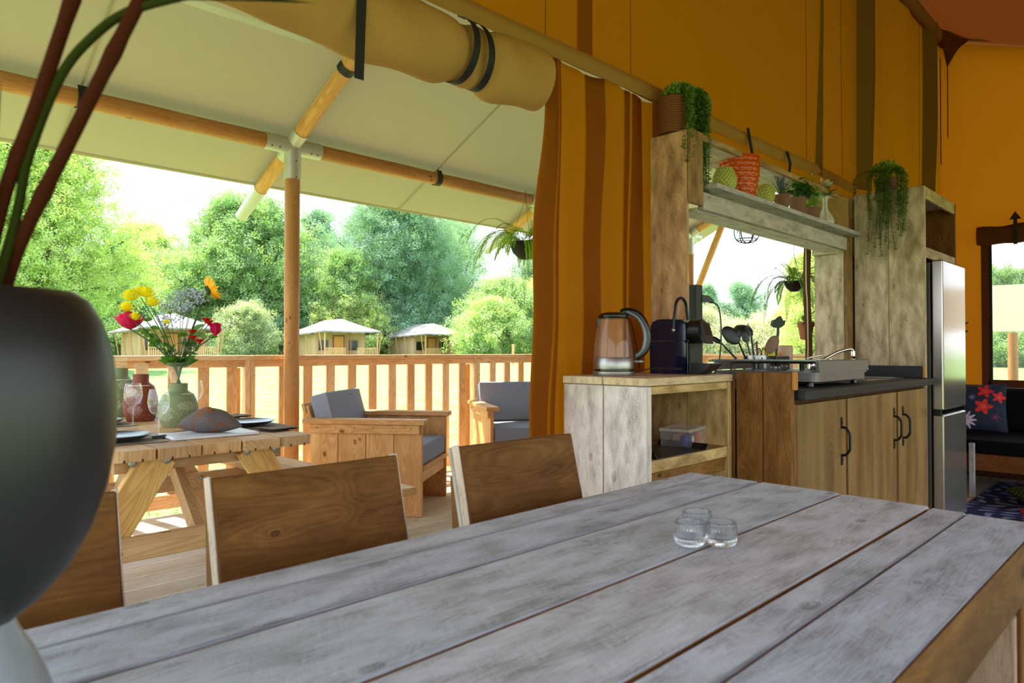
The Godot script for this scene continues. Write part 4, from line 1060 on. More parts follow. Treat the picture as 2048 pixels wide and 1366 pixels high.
	obj("bottle", Geo.new().lathe(V2([0, 0, 0.042, 0, 0.045, 0.01, 0.045, 0.185, 0.04, 0.19, 0, 0.19]), 24), S(Color(0.72, 0.60, 0.50), 0.5), pt)
	var op := thing("cream_bottle", "small orange bottle between the yellow and beige bottles", "bottle", Vector3(3.895, 0.9352, -1.72))
	obj("bottle", Geo.new().lathe(V2([0, 0, 0.026, 0, 0.028, 0.01, 0.028, 0.11, 0.014, 0.13, 0.012, 0.15, 0, 0.15]), 20), S(Color(0.85, 0.42, 0.05), 0.35), op)
	# grey power box with bracket and cable in the window corner
	var pb := thing("power_box", "tall grey power box with a bracket and hanging cable beside the window post", "box", Vector3(2.93, 0.935, -1.70))
	obj("case", Geo.new().box(Vector3(0, 0.235, 0), Vector3(0.055, 0.47, 0.05), 0.004), S(Color(0.17, 0.21, 0.20), 0.5), pb)
	obj("bracket", Geo.new().prism(V2([0, 0, 0.055, 0.0, 0.055, 0.008, 0.03, 0.03, 0, 0.034]), -0.02, 0.02, Transform3D(Basis(Vector3.UP, -PI / 4), Vector3(0.03, 0.39, 0.015))), S(Color(0.22, 0.25, 0.22), 0.5), pb)
	obj("cable", Geo.new().tube(curve([Vector3(0.06, 0.39, 0.04), Vector3(0.09, 0.37, 0.07), Vector3(0.10, 0.26, 0.08), Vector3(0.095, 0.10, 0.07), Vector3(0.06, 0.03, 0.05)], 6), 0.0035, 6), black, pb)
	# spice grinder on the fridge housing shelf
	var sp := thing("spice_grinder", "glass spice grinder with a black cap above the fridge", "spice jar", Vector3(4.72, 1.7155, -1.205))
	obj("jar", Geo.new().lathe(V2([0, 0, 0.022, 0, 0.023, 0.01, 0.022, 0.06, 0.018, 0.068, 0, 0.068]), 20), glass(0.25), sp)
	obj("contents", Geo.new().lathe(V2([0, 0.003, 0.020, 0.003, 0.020, 0.045, 0, 0.045]), 16), S(Color(0.16, 0.10, 0.05), 0.8), sp)
	obj("cap", Geo.new().lathe(V2([0, 0.068, 0.021, 0.068, 0.021, 0.105, 0.018, 0.108, 0, 0.108]), 20), black, sp)

func lounge() -> void:
	var black := cloth("black_cloth", Color(0.045, 0.047, 0.06), Color(0, 0, 0))
	var s := thing("sofa", "black cushioned lounge sofa on a dark wooden base below the window", "sofa", Vector3(6.55, 0, -0.35))
	board(s, "base_rail", stain(Color(0.62, 0.50, 0.38)), Vector3(-0.42, 0.20, -1.28), Vector3(-0.39, 0.325, 1.0), 0.004)
	board(s, "slat_base", stain(Color(0.5, 0.4, 0.3)), Vector3(-0.39, 0.28, -1.28), Vector3(0.5, 0.31, 1.0), 0.004)
	board(s, "back_frame", stain(Color(0.5, 0.4, 0.3)), Vector3(0.62, 0.0, -1.30), Vector3(0.65, 0.78, 1.0), 0.004)
	board(s, "end_panel", scaf(Color(0.80, 0.78, 0.78)), Vector3(-0.47, 0.0, -0.895), Vector3(-0.425, 0.405, -0.86), 0.004)
	board(s, "end_panel", stain(Color(0.6, 0.5, 0.4)), Vector3(-0.42, 0.0, -1.31), Vector3(0.6, 0.40, -1.281), 0.004)
	for z: float in [-0.5, 0.9]: board(s, "leg", stain(Color(0.5, 0.4, 0.3)), Vector3(0.40, 0.0, z - 0.03), Vector3(0.46, 0.28, z + 0.03), 0.004)
	for k in 2:
		obj("seat_cushion", Geo.new().box(Vector3(0.06, 0.368, -0.71 + k * 1.14), Vector3(0.96, 0.112, 1.13), 0.03), black, s)
		obj("back_cushion", Geo.new().box(Vector3(0.54, 0.60, -0.71 + k * 1.14), Vector3(0.15, 0.36, 1.12), 0.04), black, s)
	# cushion with a printed pattern of flowers
	var sz := 256
	var im := Image.create(sz, sz, false, Image.FORMAT_RGB8)
	im.fill(Color(0.07, 0.12, 0.21))
	var r := RandomNumberGenerator.new(); r.seed = 3
	var flowers := [[70, 50, 52, Color(0.78, 0.70, 0.80), 11], [150, 125, 44, Color(0.80, 0.16, 0.13), 5], [160, 212, 40, Color(0.75, 0.10, 0.08), 5], [222, 180, 34, Color(0.82, 0.14, 0.16), 5], [32, 125, 36, Color(0.60, 0.08, 0.12), 6], [45, 215, 32, Color(0.55, 0.42, 0.22), 8], [205, 70, 22, Color(0.35, 0.10, 0.30), 5], [100, 175, 18, Color(0.30, 0.35, 0.50), 7]]
	for y in sz: for x in sz:
		for f: Array in flowers:
			var dx: float = x - f[0]; var dy: float = y - f[1]; var d := sqrt(dx * dx + dy * dy)
			if d < f[2]:
				var p := 0.76 + 0.24 * cos(atan2(dy, dx) * f[4])
				if d < f[2] * p: im.set_pixel(x, y, (f[3] as Color).lerp(Color(0.9, 0.75, 0.6), 0.25 * float(d < f[2] * 0.25)))
	for k in 26:
		var p := Vector2(r.randf() * sz, r.randf() * sz); var d := Vector2.from_angle(r.randf() * TAU)
		var c: Color = [Color(0.45, 0.08, 0.12), Color(0.16, 0.24, 0.36), Color(0.25, 0.26, 0.14)][k % 3]
		for q in 40:
			p += d; d = d.rotated(0.03)
			im.fill_rect(Rect2i(int(p.x) % sz, int(p.y) % sz, 2, 2), c)
	var fm := StandardMaterial3D.new()
	fm.albedo_texture = ImageTexture.create_from_image(im); fm.roughness = 0.85
	pillow("throw_cushion", "navy scatter cushion printed with red and lilac flowers on the black sofa", "cushion", fm, Vector3(6.74, 0.632, -1.31), Basis.from_euler(Vector3(0, deg_to_rad(-78), 0)) * Basis(Vector3.RIGHT, deg_to_rad(-14)), 0.40, 0.13)
	# leafy floor cushion and red one
	var im2 := Image.create(128, 128, false, Image.FORMAT_RGB8)
	for y in 128: for x in 128:
		var f := sin((x + absi(y - 64) * 0.7) * 0.35)
		im2.set_pixel(x, y, Color(0.09, 0.19, 0.05) if f > 0.0 else Color(0.30, 0.42, 0.14))
		if absi(y - 64) < 2: im2.set_pixel(x, y, Color(0.55, 0.65, 0.35))
	var gm := StandardMaterial3D.new()
	gm.albedo_texture = ImageTexture.create_from_image(im2); gm.roughness = 0.85
	pillow("floor_cushion", "green leaf-patterned cushion lying on the blue rug", "cushion", gm, Vector3(5.95, 0.085, -0.726), Basis(Vector3.UP, 0.5) * Basis(Vector3.RIGHT, -PI / 2 + 0.06), 0.44, 0.15)
	pillow("floor_cushion", "coral red cushion lying on the blue rug nearest the dining table", "cushion", cloth("coral", Color(0.80, 0.20, 0.18), Color(0, 0, 0)), Vector3(5.32, 0.07, -0.63), Basis(Vector3.UP, 0.2) * Basis(Vector3.RIGHT, -PI / 2), 0.36, 0.12)
	# leafy plant standing beside the fridge
	var pl := thing("house_plant", "dark leafed house plant peeking out behind the fridge", "plant", Vector3(5.62, 0, -1.30))
	obj("pot", Geo.new().lathe(V2([0, 0, 0.10, 0, 0.13, 0.22, 0.135, 0.23, 0.12, 0.23, 0.11, 0.2, 0, 0.2]), 24), S(Color(0.20, 0.19, 0.18), 0.6), pl)
	var tips := [Vector3(0.30, 1.34, 0.0), Vector3(0.33, 1.27, 0.03), Vector3(0.37, 1.21, 0.02), Vector3(0.29, 1.15, 0.02), Vector3(0.34, 1.13, 0.0), Vector3(0.1, 1.3, -0.02)]
	var st := Geo.new(); var lf := Geo.new()
	for t: Vector3 in tips:
		st.tube(curve([Vector3(0, 0.2, 0), Vector3(0.02, 0.7, 0), Vector3(t.x * 0.5, t.y - 0.15, t.z), t], 5), 0.004, 6)
		for q in 7:
			var a := -1.5 + q * 0.5
			lf.leaf(t, Vector3(cos(a) * 0.8, sin(a) * 0.7 - 0.1, 0.5 * sin(q * 2.0)), Vector3(0.3, 0.6, 0.6), 0.085, 0.022, 0.5)
	obj("stems", st, S(Color(0.16, 0.17, 0.06), 0.6), pl)
	var lv := obj("leaves", lf, S(Color(0.09, 0.13, 0.05), 0.45), pl)
	lv.set_meta("kind", "stuff")
	# what the end window looks out on
	var aw := thing("sun_awning", "cream awning stretched beyond the end window", "awning", Vector3(11.0, 1.38, -1.2))
	obj("cloth", Geo.new().sheet(12, 6, func(u: float, w: float) -> Vector3: return Vector3(0.6 * w + 0.05 * sin(u * 6.0), 0.66 * w - 0.03 * sin(PI * u), lerpf(-2.0, 3.0, u))), cloth("cream", Color(0.55, 0.50, 0.42), Color(0.1, 0.09, 0.07)), aw)
	for z: float in [-2.0, 3.0]: log_(aw, "pole", Vector3(0, -1.5, z), Vector3(0, 0.0, z), 0.04, 0)
	tag(log_(self, "awning_post", Vector3.ZERO, Vector3(0, 1.58, 0), 0.055, 0), "round timber post with zinc cap seen through the end window", "post").position = Vector3(10.7, -0.25, -1.70)

func pillow(called: String, label: String, cat: String, m: Material, at: Vector3, b: Basis, size: float, thick: float) -> void:
	var o := thing(called, label, cat, at)
	o.basis = b
	var g := Geo.new()
	for s: float in [1.0, -1.0]:
		g.sheet(16, 16, func(u: float, w: float) -> Vector3:
			var x := (u - 0.5) * 2.0 * s; var y := (w - 0.5) * 2.0
			var k := (1.0 - x * x) * (1.0 - y * y)
			var pinch := 1.0 - 0.06 * (1.0 - x * x) * absf(y) - 0.06 * (1.0 - y * y) * absf(x)
			return Vector3(x * pinch * size / 2, y * pinch * size / 2, s * thick * 0.5 * pow(maxf(k, 0.0), 0.45)))
	obj("cover", g, m, o)

func dining() -> void:
	# table of thick weathered planks
	var t := thing("dining_table", "long whitewashed plank dining table in the foreground", "table", Vector3(0.55, 0, -0.61))
	var o := -t.position
	var rows := [[-0.994, -0.9185, 1.684], [-0.917, -0.799, 1.686], [-0.792, -0.602, 1.688], [-0.595, -0.415, 1.676], [-0.408, -0.3445, 1.662], [-0.343, -0.222, 1.652]]
	var tints := [Color(0.90, 0.95, 1.0), Color(0.88, 0.94, 1.0), Color(0.90, 0.96, 1.0), Color(0.93, 0.97, 1.0)]
	for k in 6:
		var q: Array = rows[k]
		board(t, "top_plank", scaf(tints[k % 4]), Vector3(-0.55, 0.728, q[0]) + o, Vector3(q[2], 0.76, q[1]) + o, 0.004, 0)
		board(t, "plank_edge", stain(Color(0.62, 0.57, 0.46) if k == 5 else Color(0.90, 0.84, 0.72)), Vector3(-0.548, 0.7285, q[1] - 0.0005) + o, Vector3(q[2] - 0.002, 0.7585 if k == 5 else 0.7565, q[1] + (0.002 if k == 5 else 0.0004 if k in [0, 4] else 0.0012)) + o, 0.0004, 0)
	var warm := stain(Color(0.55, 0.51, 0.40)); var wb := stain(Color(0.62, 0.56, 0.45))
	board(t, "apron", warm, Vector3(-0.50, 0.640, -0.265) + o, Vector3(1.645, 0.727, -0.228) + o, 0.005); board(t, "apron", warm, Vector3(-0.50, 0.640, -0.985) + o, Vector3(1.645, 0.727, -0.955) + o, 0.005)
	for x: float in [1.60, 0.55, -0.49]: board(t, "cross_rail", wb, Vector3(x - 0.03, 0.65, -0.954) + o, Vector3(x, 0.727, -0.266) + o, 0.004)
	for x: float in [-0.46, 1.46]:
		for z: float in [-0.954, -0.305]:
			var l := board(t, "leg", wb, Vector3(x, 0.0, z) + o, Vector3(x + 0.145, 0.639, z + 0.04) + o, 0.004)
			board(l, "leg_board", scaf(Color(0.70, 0.58, 0.50)), Vector3(x - 0.03, 0.0, z) + o - l.position, Vector3(x - 0.001, 0.639, z + 0.075) + o - l.position, 0.004)
			board(l, "leg_board", wb, Vector3(x + 0.146, 0.0, z - 0.02) + o - l.position, Vector3(x + 0.18, 0.639, z + 0.06) + o - l.position, 0.004)
	# chairs: solid boards, leaning backrest
	var c := thing("dining_chair", "", "chair", Vector3.ZERO, 0.0, "brown wooden chairs along the far side of the dining table")
	var sm := stain(Color(0.66, 0.61, 0.50)); var edge := scaf(Color(0.98, 0.88, 0.80))
	# built with the seat front towards +z
	bar(c, "backrest", sm, Vector3(-0.192, 0.69, -0.185), Vector3(0.192, 0.69, -0.185), 0.37, 0.028, Vector3(0, 0.24, 1), 0.003)
	for x: float in [-0.1935, 0.1935]: bar(c, "edge_strip", edge, Vector3(x, 0.506, -0.142), Vector3(x, 0.873, -0.2305), 0.026, 0.003, Vector3(signf(x), 0, 0), 0.001)
	for x: float in [-0.165, 0.165]:
		bar(c, "back_leg", sm, Vector3(x, 0.0, -0.18), Vector3(x, 0.80, -0.238), 0.05, 0.04, Vector3(1, 0, 0), 0.004)
		bar(c, "front_leg", sm, Vector3(x, 0.0, 0.19), Vector3(x, 0.42, 0.19), 0.05, 0.04, Vector3(1, 0, 0), 0.004)
		bar(c, "side_rail", sm, Vector3(x, 0.38, -0.17), Vector3(x, 0.38, 0.165), 0.07, 0.025, Vector3(1, 0, 0), 0.003)
	for k in 2: board(c, "seat_plank", sm, Vector3(-0.19, 0.421, -0.165 + k * 0.197), Vector3(0.19, 0.449, 0.030 + k * 0.197), 0.005, 0)
	c.position = Vector3(0.665, 0, -0.985)
	c.set_meta("label", "middle of the three brown wooden dining chairs, its plain backrest fully in view")
	var c1 := copy(c, Vector3(1.222, 0, -0.985), deg_to_rad(-1.5), "brown wooden dining chair nearest the kitchen, its backrest joined from two boards")
	c1.get_child(0).free()
	bar(c1, "backrest_plank", stain(Color(0.66, 0.62, 0.55)), Vector3(-0.192, 0.7585, -0.2016), Vector3(0.192, 0.7585, -0.2016), 0.228, 0.028, Vector3(0, 0.24, 1), 0.004); bar(c1, "backrest_plank", stain(Color(0.70, 0.64, 0.55)), Vector3(-0.192, 0.573, -0.157), Vector3(0.192, 0.573, -0.157), 0.151, 0.028, Vector3(0, 0.24, 1), 0.004)
	copy(c, Vector3(0.135, 0, -0.985), 0.0, "brown wooden dining chair half hidden behind the black planter")
	bar(c1, "rear_board", scaf(Color(0.85, 0.82, 0.78)), Vector3(-0.192, 0.72, -0.219), Vector3(0.192, 0.72, -0.219), 0.30, 0.02, Vector3(0, 0.24, 1), 0.005)
	# three ribbed tealight glasses
	var g := thing("tealight_holder", "", "candle holder", Vector3.ZERO, 0.0, "ribbed glass tealight holders on the dining table")
	var gg := Geo.new()
	var ring := func(r: float, y: float, rib: float) -> PackedVector3Array:
		var out := PackedVector3Array()
		for q in 120:
			var a := TAU * q / 120
			var rr := r + rib * cos(a * 30.0)
			out.append(Vector3(rr * cos(a), y, rr * sin(a)))
		return out
	var prof := [[0.0, 0.0, 0.0], [0.017, 0.0, 0.0], [0.0225, 0.004, 0.0003], [0.0252, 0.010, 0.0006], [0.0256, 0.020, 0.0006], [0.0256, 0.037, 0.0005], [0.0254, 0.0405, 0.0], [0.0242, 0.0415, 0.0], [0.0228, 0.0405, 0.0], [0.0224, 0.036, 0.0], [0.0224, 0.018, 0.0], [0.021, 0.0145, 0.0], [0.0, 0.0140, 0.0]]
	var b0 := gg.v.size()
	for q: Array in prof:
		for p: Vector3 in ring.call(q[0], q[1], q[2]): gg.put(p, Vector3.UP)
	for a in prof.size() - 1:
		for q in 120:
			var i0 := a * 120 + q; var i1 := a * 120 + (q + 1) % 120
			if a > 0: gg.tri(i0, i0 + 120, i1)
			if a < prof.size() - 2: gg.tri(i1, i0 + 120, i1 + 120)
	gg.smooth(0, 0)
	var gm := StandardMaterial3D.new()
	gm.refraction_enabled = true; gm.refraction_scale = 0.048; gm.albedo_color = Color(0.97, 0.985, 1.0, 0.02); gm.roughness = 0.02
	obj("glass", gg, gm, g)
	g.position = Vector3(1.045, 0.7605, -0.618)
	g.set_meta("label", "ribbed clear tealight glass, leftmost of the three on the table")
	copy(g, Vector3(1.082, 0.7605, -0.580), 0.3, "ribbed clear tealight glass, rightmost of the three on the table")
	copy(g, Vector3(1.121, 0.7605, -0.648), 0.6, "ribbed clear tealight glass standing behind the other two")
	# footed planter with papyrus stems
	var p := thing("planter", "matt black egg-shaped planter on a flared foot holding thick reed stems", "planter", Vector3(0.095, 0.7605, -0.735))
	var pm := S(Color(0.12, 0.12, 0.12), 0.40)
	obj("bowl", Geo.new().lathe(V2([0, 0.098, 0.026, 0.100, 0.046, 0.116, 0.066, 0.140, 0.083, 0.172, 0.0955, 0.210, 0.1015, 0.250, 0.1025, 0.285, 0.099, 0.325, 0.091, 0.354, 0.080, 0.374, 0.070, 0.3815, 0.064, 0.3825, 0.062, 0.380, 0.068, 0.35, 0.072, 0.33, 0, 0.33]), 64), pm, p)
	obj("foot", Geo.new().lathe(V2([0, 0, 0.062, 0, 0.063, 0.004, 0.059, 0.020, 0.050, 0.048, 0.040, 0.072, 0.031, 0.088, 0.026, 0.100, 0, 0.10]), 64), S(Color(0.55, 0.58, 0.60), 0.30), p)  # foot painted paler: the window light it catches is in the colour
	obj("soil", Geo.new().lathe(V2([0.071, 0.333, 0.05, 0.34, 0, 0.342]), 24), S(Color(0.05, 0.035, 0.02), 1.0), p)
	var R := Vector3(0.7071, 0, 0.7071); var T := Vector3(-0.7071, 0, 0.7071)
	var sg := cloth("reed_green", Color(0.16, 0.19, 0.03), Color(0, 0, 0)); var sr := cloth("reed_brown", Color(0.24, 0.10, 0.03), Color(0, 0, 0))
	var stems := [[[-0.015, 0.335, -0.012], [0.008, 0.454, -0.011], [0.042, 0.552, -0.01], [0.095, 0.71, -0.008], 0.0058, sr], [[-0.012, 0.335, -0.03], [0.015, 0.415, -0.02], [0.073, 0.524, -0.011], [0.132, 0.640, -0.008], 0.0058, sr], [[-0.06, 0.34, -0.011], [-0.048, 0.504, -0.011], [-0.012, 0.61, -0.009], [0.02, 0.72, -0.008], 0.0048, sg]]
	var X := func(q: Array) -> Vector3: return R * q[0] + Vector3(0, q[1], 0) + T * q[2]
	for s: Array in stems:
		var pts := curve([X.call(s[0]), X.call(s[1]), X.call(s[2]), X.call(s[3])], 8)
		var rad := []
		for q in pts.size(): rad.append(s[4] * (1.18 if q % 8 == 4 else 1.0))
		obj("stem", Geo.new().tube(pts, rad, 14), s[5], p)
	obj("stem", Geo.new().tube(curve([X.call([-0.002, 0.335, 0.0]), X.call([0.018, 0.44, -0.014]), X.call([0.030, 0.500, -0.014]), X.call([0.057, 0.570, -0.014]), X.call([0.088, 0.606, -0.012]), X.call([0.122, 0.627, -0.01]), X.call([0.18, 0.640, -0.006])], 6), 0.0040, 12), sg, p)
	obj("leaf", Geo.new().leaf(X.call([0.125, 0.634, -0.004]), R + Vector3(0, 0.03, 0), Vector3.UP, 0.16, 0.014, -0.1, 6), sg, p)
	obj("leaf", Geo.new().leaf(X.call([-0.008, 0.34, 0.0]), Vector3(0.09, 1, 0.09), T, 0.222, 0.011, 0.04, 6), sg, p)
	obj("leaf", Geo.new().leaf(X.call([0.132, 0.638, -0.008]), Vector3(0.4, 0.6, 0.5), T, 0.12, 0.012, 0.5, 6), sg, p)
	obj("cut_stem", Geo.new().tube(P([X.call([0.003, 0.33, 0.004]), X.call([0.006, 0.445, 0.004])]), 0.0058, 14), S(Color(0.32, 0.34, 0.07), 0.45), p)

func trailing(o: Node3D, origin: Vector3, strands: Array, top_r: float, top_h: float, seed_: int, leaf := 0.017) -> void:
	var r := RandomNumberGenerator.new(); r.seed = seed_
	var st := Geo.new(); var lf := Geo.new()
	for q in 420:
		var d := Vector3(r.randfn(0, 0.5), r.randf_range(-0.1, 1.0), r.randfn(0, 0.5)).normalized()
		var p := origin + Vector3(d.x * top_r, d.y * top_h, d.z * top_r) * r.randf_range(0.6, 1.0)
		lf.leaf(p, d + Vector3(r.randfn(0, 0.5), r.randfn(0, 0.4), r.randfn(0, 0.5)), Vector3(r.randfn(0, 0.5), 1, r.randfn(0, 0.5)), leaf * r.randf_range(1.0, 1.7), leaf, 0.3, 2)
	for s: Array in strands:       # [over the rim towards, hang length, sway]
		var out: Vector3 = s[0]; var len: float = s[1]
		var pts := curve([origin, origin + out * 0.6 + Vector3(0, 0.03, 0), origin + out + Vector3(0, -0.02, 0), origin + out * 1.02 + Vector3(r.randfn(0, 0.006), -len * 0.5, r.randfn(0, 0.006)), origin + out * 1.0 + Vector3(r.randfn(0, 0.012), -len, r.randfn(0, 0.012))], 9)
		st.tube(pts, 0.0011, 4, false)
		for q in range(6, pts.size()):
			for e in 4:
				var p := pts[q] if e < 2 or q == pts.size() - 1 else pts[q].lerp(pts[q + 1], 0.5)
				var a := r.randf() * TAU
				lf.leaf(p, Vector3(cos(a), r.randf_range(-0.7, 0.2), sin(a)), Vector3(0, 1, 0.2), leaf * r.randf_range(0.8, 1.5), leaf * 0.85, 0.4, 2)
	obj("stems", st, S(Color(0.16, 0.20, 0.08), 0.6), o)
	var m := obj("leaves", lf, foliage(Color(0.40, 0.52, 0.19), Color(0.35, 0.45, 0.12)), o)
	m.set_meta("kind", "stuff")

func vase_pattern(prof: Callable, height: float, diam: bool, n: int, rows: float, amp: float) -> Geo:
	return Geo.new().sheet(n * 6, 48, func(u: float, w: float) -> Vector3:
		var a := -TAU * u
		var b: float
		if diam: b = amp * (maxf(absf(sin(n * 0.5 * a + rows * PI * w)), 0.0) * absf(sin(n * 0.5 * a - rows * PI * w)))
		else:
			var row := floorf(w * rows); var fw := w * rows - row
			var fa := fposmod(a / TAU * n + 0.5 * fposmod(row, 2.0), 1.0)
			b = amp * sqrt(maxf(0.0, 1.0 - 4.0 * (fa - 0.5) * (fa - 0.5))) * sqrt(maxf(0.0, 1.0 - 4.0 * (fw - 0.5) * (fw - 0.5)))
		var rr: float = prof.call(w) + b
		return Vector3(rr * cos(a), w * height, rr * sin(a)))

func shelf_things() -> void:
	var y := 1.8385
	var gm := StandardMaterial3D.new()
	gm.albedo_color = Color(0.66, 0.66, 0.27); gm.roughness = 0.10; gm.backlight_enabled = true; gm.backlight = Color(0.55, 0.5, 0.1); gm.clearcoat_enabled = true; gm.cull_mode = BaseMaterial3D.CULL_DISABLED
	var g1 := thing("glass_vase", "olive green diamond-cut glass vase standing upright before the orange vase", "vase", Vector3(2.985, y, -1.575))
	var body := func(w: float) -> float: return 0.034 + 0.018 * sin(PI * clampf(w * 0.95 + 0.05, 0, 1)) - 0.002 * w
	obj("body", vase_pattern(body, 0.108, true, 18, 5, 0.007), gm, g1)
	obj("rim", Geo.new().lathe(V2([0.036, 0.106, 0.039, 0.108, 0.037, 0.1095]), 32), gm, g1)
	obj("base", Geo.new().lathe(V2([0, 0, 0.033, 0, 0.035, 0.003]), 32), gm, g1)
	var om := StandardMaterial3D.new()
	om.albedo_color = Color(0.76, 0.28, 0.0); om.roughness = 0.2; om.backlight_enabled = true; om.backlight = Color(0.4, 0.10, 0.0); om.cull_mode = BaseMaterial3D.CULL_DISABLED
	var g2 := thing("orange_vase", "large orange glass vase with a knobbly bubble surface", "vase", Vector3(3.20, y, -1.61))
	obj("body", vase_pattern(func(w: float) -> float: return 0.066 + 0.026 * sin(PI * clampf(w * 0.62, 0, 1)), 0.205, false, 15, 8, 0.006), om, g2)
	obj("rim", Geo.new().lathe(V2([0.092, 0.204, 0.094, 0.207, 0.088, 0.208, 0.084, 0.16])), om, g2)
	obj("base", Geo.new().lathe(V2([0, 0, 0.066, 0, 0.078, 0.006]), 40), om, g2)
	var g3 := thing("glass_vase", "olive green diamond-cut glass vase lying tilted between orange vase and lavender", "vase", Vector3(3.44, y + 0.051, -1.60))
	g3.basis = Basis.from_euler(Vector3(0.35, 0, -0.45))
	obj("body", vase_pattern(body, 0.108, true, 18, 5, 0.007), gm, g3, Vector3(0, -0.05, 0)); obj("rim", Geo.new().lathe(V2([0.036, 0.056, 0.039, 0.058, 0.037, 0.0595]), 32), gm, g3)
	obj("base", Geo.new().lathe(V2([0, -0.05, 0.033, -0.05, 0.035, -0.047]), 32), gm, g3)
	var clay := S(Color(0.47, 0.31, 0.22), 0.8)
	var pot := func(called: String, label: String, at: Vector3, rr: float, h: float) -> Node3D:
		var o := thing(called, label, "potted plant", at)
		obj("pot", Geo.new().lathe(V2([0, 0, rr * 0.78, 0, rr, h - 0.012, rr * 1.02, h - 0.011, rr * 1.02, h, rr * 0.92, h, rr * 0.88, h - 0.02, 0, h - 0.02]), 28), clay, o)
		return o
	var r := RandomNumberGenerator.new(); r.seed = 12
	var p1: Node3D = pot.call("lavender_pot", "small lavender plant with purple flowers in a brown pot", Vector3(3.63, y, -1.585), 0.042, 0.09)
	var lg := Geo.new(); var lp := Geo.new()
	for q in 26:
		var d := Vector3(r.randfn(0, 0.25), 1, r.randfn(0, 0.25)).normalized()
		var e := d * r.randf_range(0.05, 0.10) + Vector3(0, 0.08, 0)
		lg.tube(P([Vector3(0, 0.075, 0), e]), 0.0012, 4, false)
		for k in 4: lg.leaf(Vector3(0, 0.075, 0).lerp(e, r.randf()), d + Vector3(r.randfn(0, 0.6), 0, r.randfn(0, 0.6)), Vector3(1, 0.2, 0), 0.03, 0.004, 0.3, 2)
		if q % 2 == 0:
			for k in 9: lp.ball(e + d * (k * 0.0035) + Vector3(r.randfn(0, 0.003), 0, r.randfn(0, 0.003)), Vector3(0.003, 0.0032, 0.003), 5, 4)
	obj("leaves", lg, S(Color(0.24, 0.32, 0.18), 0.7), p1).set_meta("kind", "stuff"); obj("flowers", lp, S(Color(0.44, 0.38, 0.58), 0.8), p1).set_meta("kind", "stuff")
	var p2: Node3D = pot.call("herb_pot", "green leafy herb in a brown pot with a small dark plant tag", Vector3(3.835, y, -1.585), 0.046, 0.105)
	var hg := Geo.new()
	for q in 26:
		var d := Vector3(r.randfn(0, 0.7), r.randf_range(0.4, 1.0), r.randfn(0, 0.7)).normalized()
		var e := d * r.randf_range(0.06, 0.115) + Vector3(0, 0.10, 0)
		hg.tube(P([Vector3(0, 0.09, 0), e * 0.5 + Vector3(0, 0.065, 0), e]), 0.0014, 4, false)
		for k in 4: hg.leaf(e, Vector3(r.randfn(0, 1), r.randf_range(-0.2, 0.5), r.randfn(0, 1)), Vector3.UP, 0.05, 0.028, -0.7, 3)
	obj("leaves", hg, foliage(Color(0.14, 0.30, 0.10), Color(0.3, 0.5, 0.1)), p2).set_meta("kind", "stuff")
	obj("plant_tag", Geo.new().box(Vector3(0.055, 0.125, 0.03), Vector3(0.034, 0.042, 0.002), 0.001, Basis(Vector3.UP, -0.7)), S(Color(0.12, 0.10, 0.12), 0.6), p2)
	var p3: Node3D = pot.call("grass_pot", "bright green ornamental grass growing upright in a small brown pot", Vector3(4.04, y, -1.585), 0.045, 0.082)
	var gg := Geo.new()
	for q in 90:
		var d := Vector3(r.randfn(0, 0.16), 1, r.randfn(0, 0.16))
		gg.leaf(Vector3(r.randfn(0, 0.014), 0.07, r.randfn(0, 0.014)), d, Vector3(r.randfn(0, 1), 0, r.randfn(0, 1)).normalized(), r.randf_range(0.12, 0.23), 0.004, r.randf_range(0.0, 0.8), 4, 0.3)
	obj("blades", gg, foliage(Color(0.35, 0.46, 0.08), Color(0.6, 0.7, 0.1)), p3).set_meta("kind", "stuff")
	var v := thing("flower_vase", "clear glass bottle vase with a leafy stem and pale bloom on the shelf", "vase", Vector3(4.205, y, -1.575))
	obj("glass", Geo.new().lathe(V2([0, 0, 0.045, 0, 0.051, 0.008, 0.051, 0.022, 0.042, 0.048, 0.024, 0.078, 0.014, 0.105, 0.0135, 0.135, 0.018, 0.165, 0.020, 0.17]), 36), glass(0.22), v)
	obj("water", Geo.new().lathe(V2([0, 0.004, 0.042, 0.004, 0.048, 0.010, 0.047, 0.024, 0, 0.026]), 24), glass(0.15, Color(0.95, 1, 0.95)), v)
	obj("stem", Geo.new().tube(curve([Vector3(0.01, 0.01, 0), Vector3(0.002, 0.09, 0), Vector3(0.0, 0.16, 0), Vector3(0.012, 0.22, 0)], 5), 0.003, 6), S(Color(0.25, 0.2, 0.08), 0.6), v)
	var vl := Geo.new()
	for q: Array in [[Vector3(1, 0.25, 0.8), 0.085, 0.06], [Vector3(-0.9, -0.5, 0.1), 0.08, 0.05], [Vector3(0.5, -0.1, 0.6), 0.07, 0.05], [Vector3(-0.4, 0.1, -0.3), 0.06, 0.045], [Vector3(0.2, 0.5, 0.2), 0.06, 0.04]]:
		vl.leaf(Vector3(0.004, 0.185, 0), q[0], Vector3(0.1, 1, 0.3), q[1], q[2], 0.4, 4)
	obj("leaves", vl, foliage(Color(0.12, 0.28, 0.07), Color(0.3, 0.5, 0.1)), v)
	var bl := Geo.new()
	for q in 16:
		var a := q * 2.4; var k := q / 16.0
		bl.leaf(Vector3(0.014, 0.225, 0), Vector3(cos(a) * (0.3 + k), 1.1 - k, sin(a) * (0.3 + k)), Vector3(-cos(a), 0.6, -sin(a)), 0.055, 0.04, -0.5, 3, 0.4)
	obj("bloom", bl, foliage(Color(0.78, 0.72, 0.62), Color(0.5, 0.45, 0.35)), v)
	# rattan lantern
	var rt := thing("rattan_basket", "round woven rattan basket at the far end of the plant shelf", "basket", Vector3(4.445, y, -1.61))
	var wv := Geo.new()
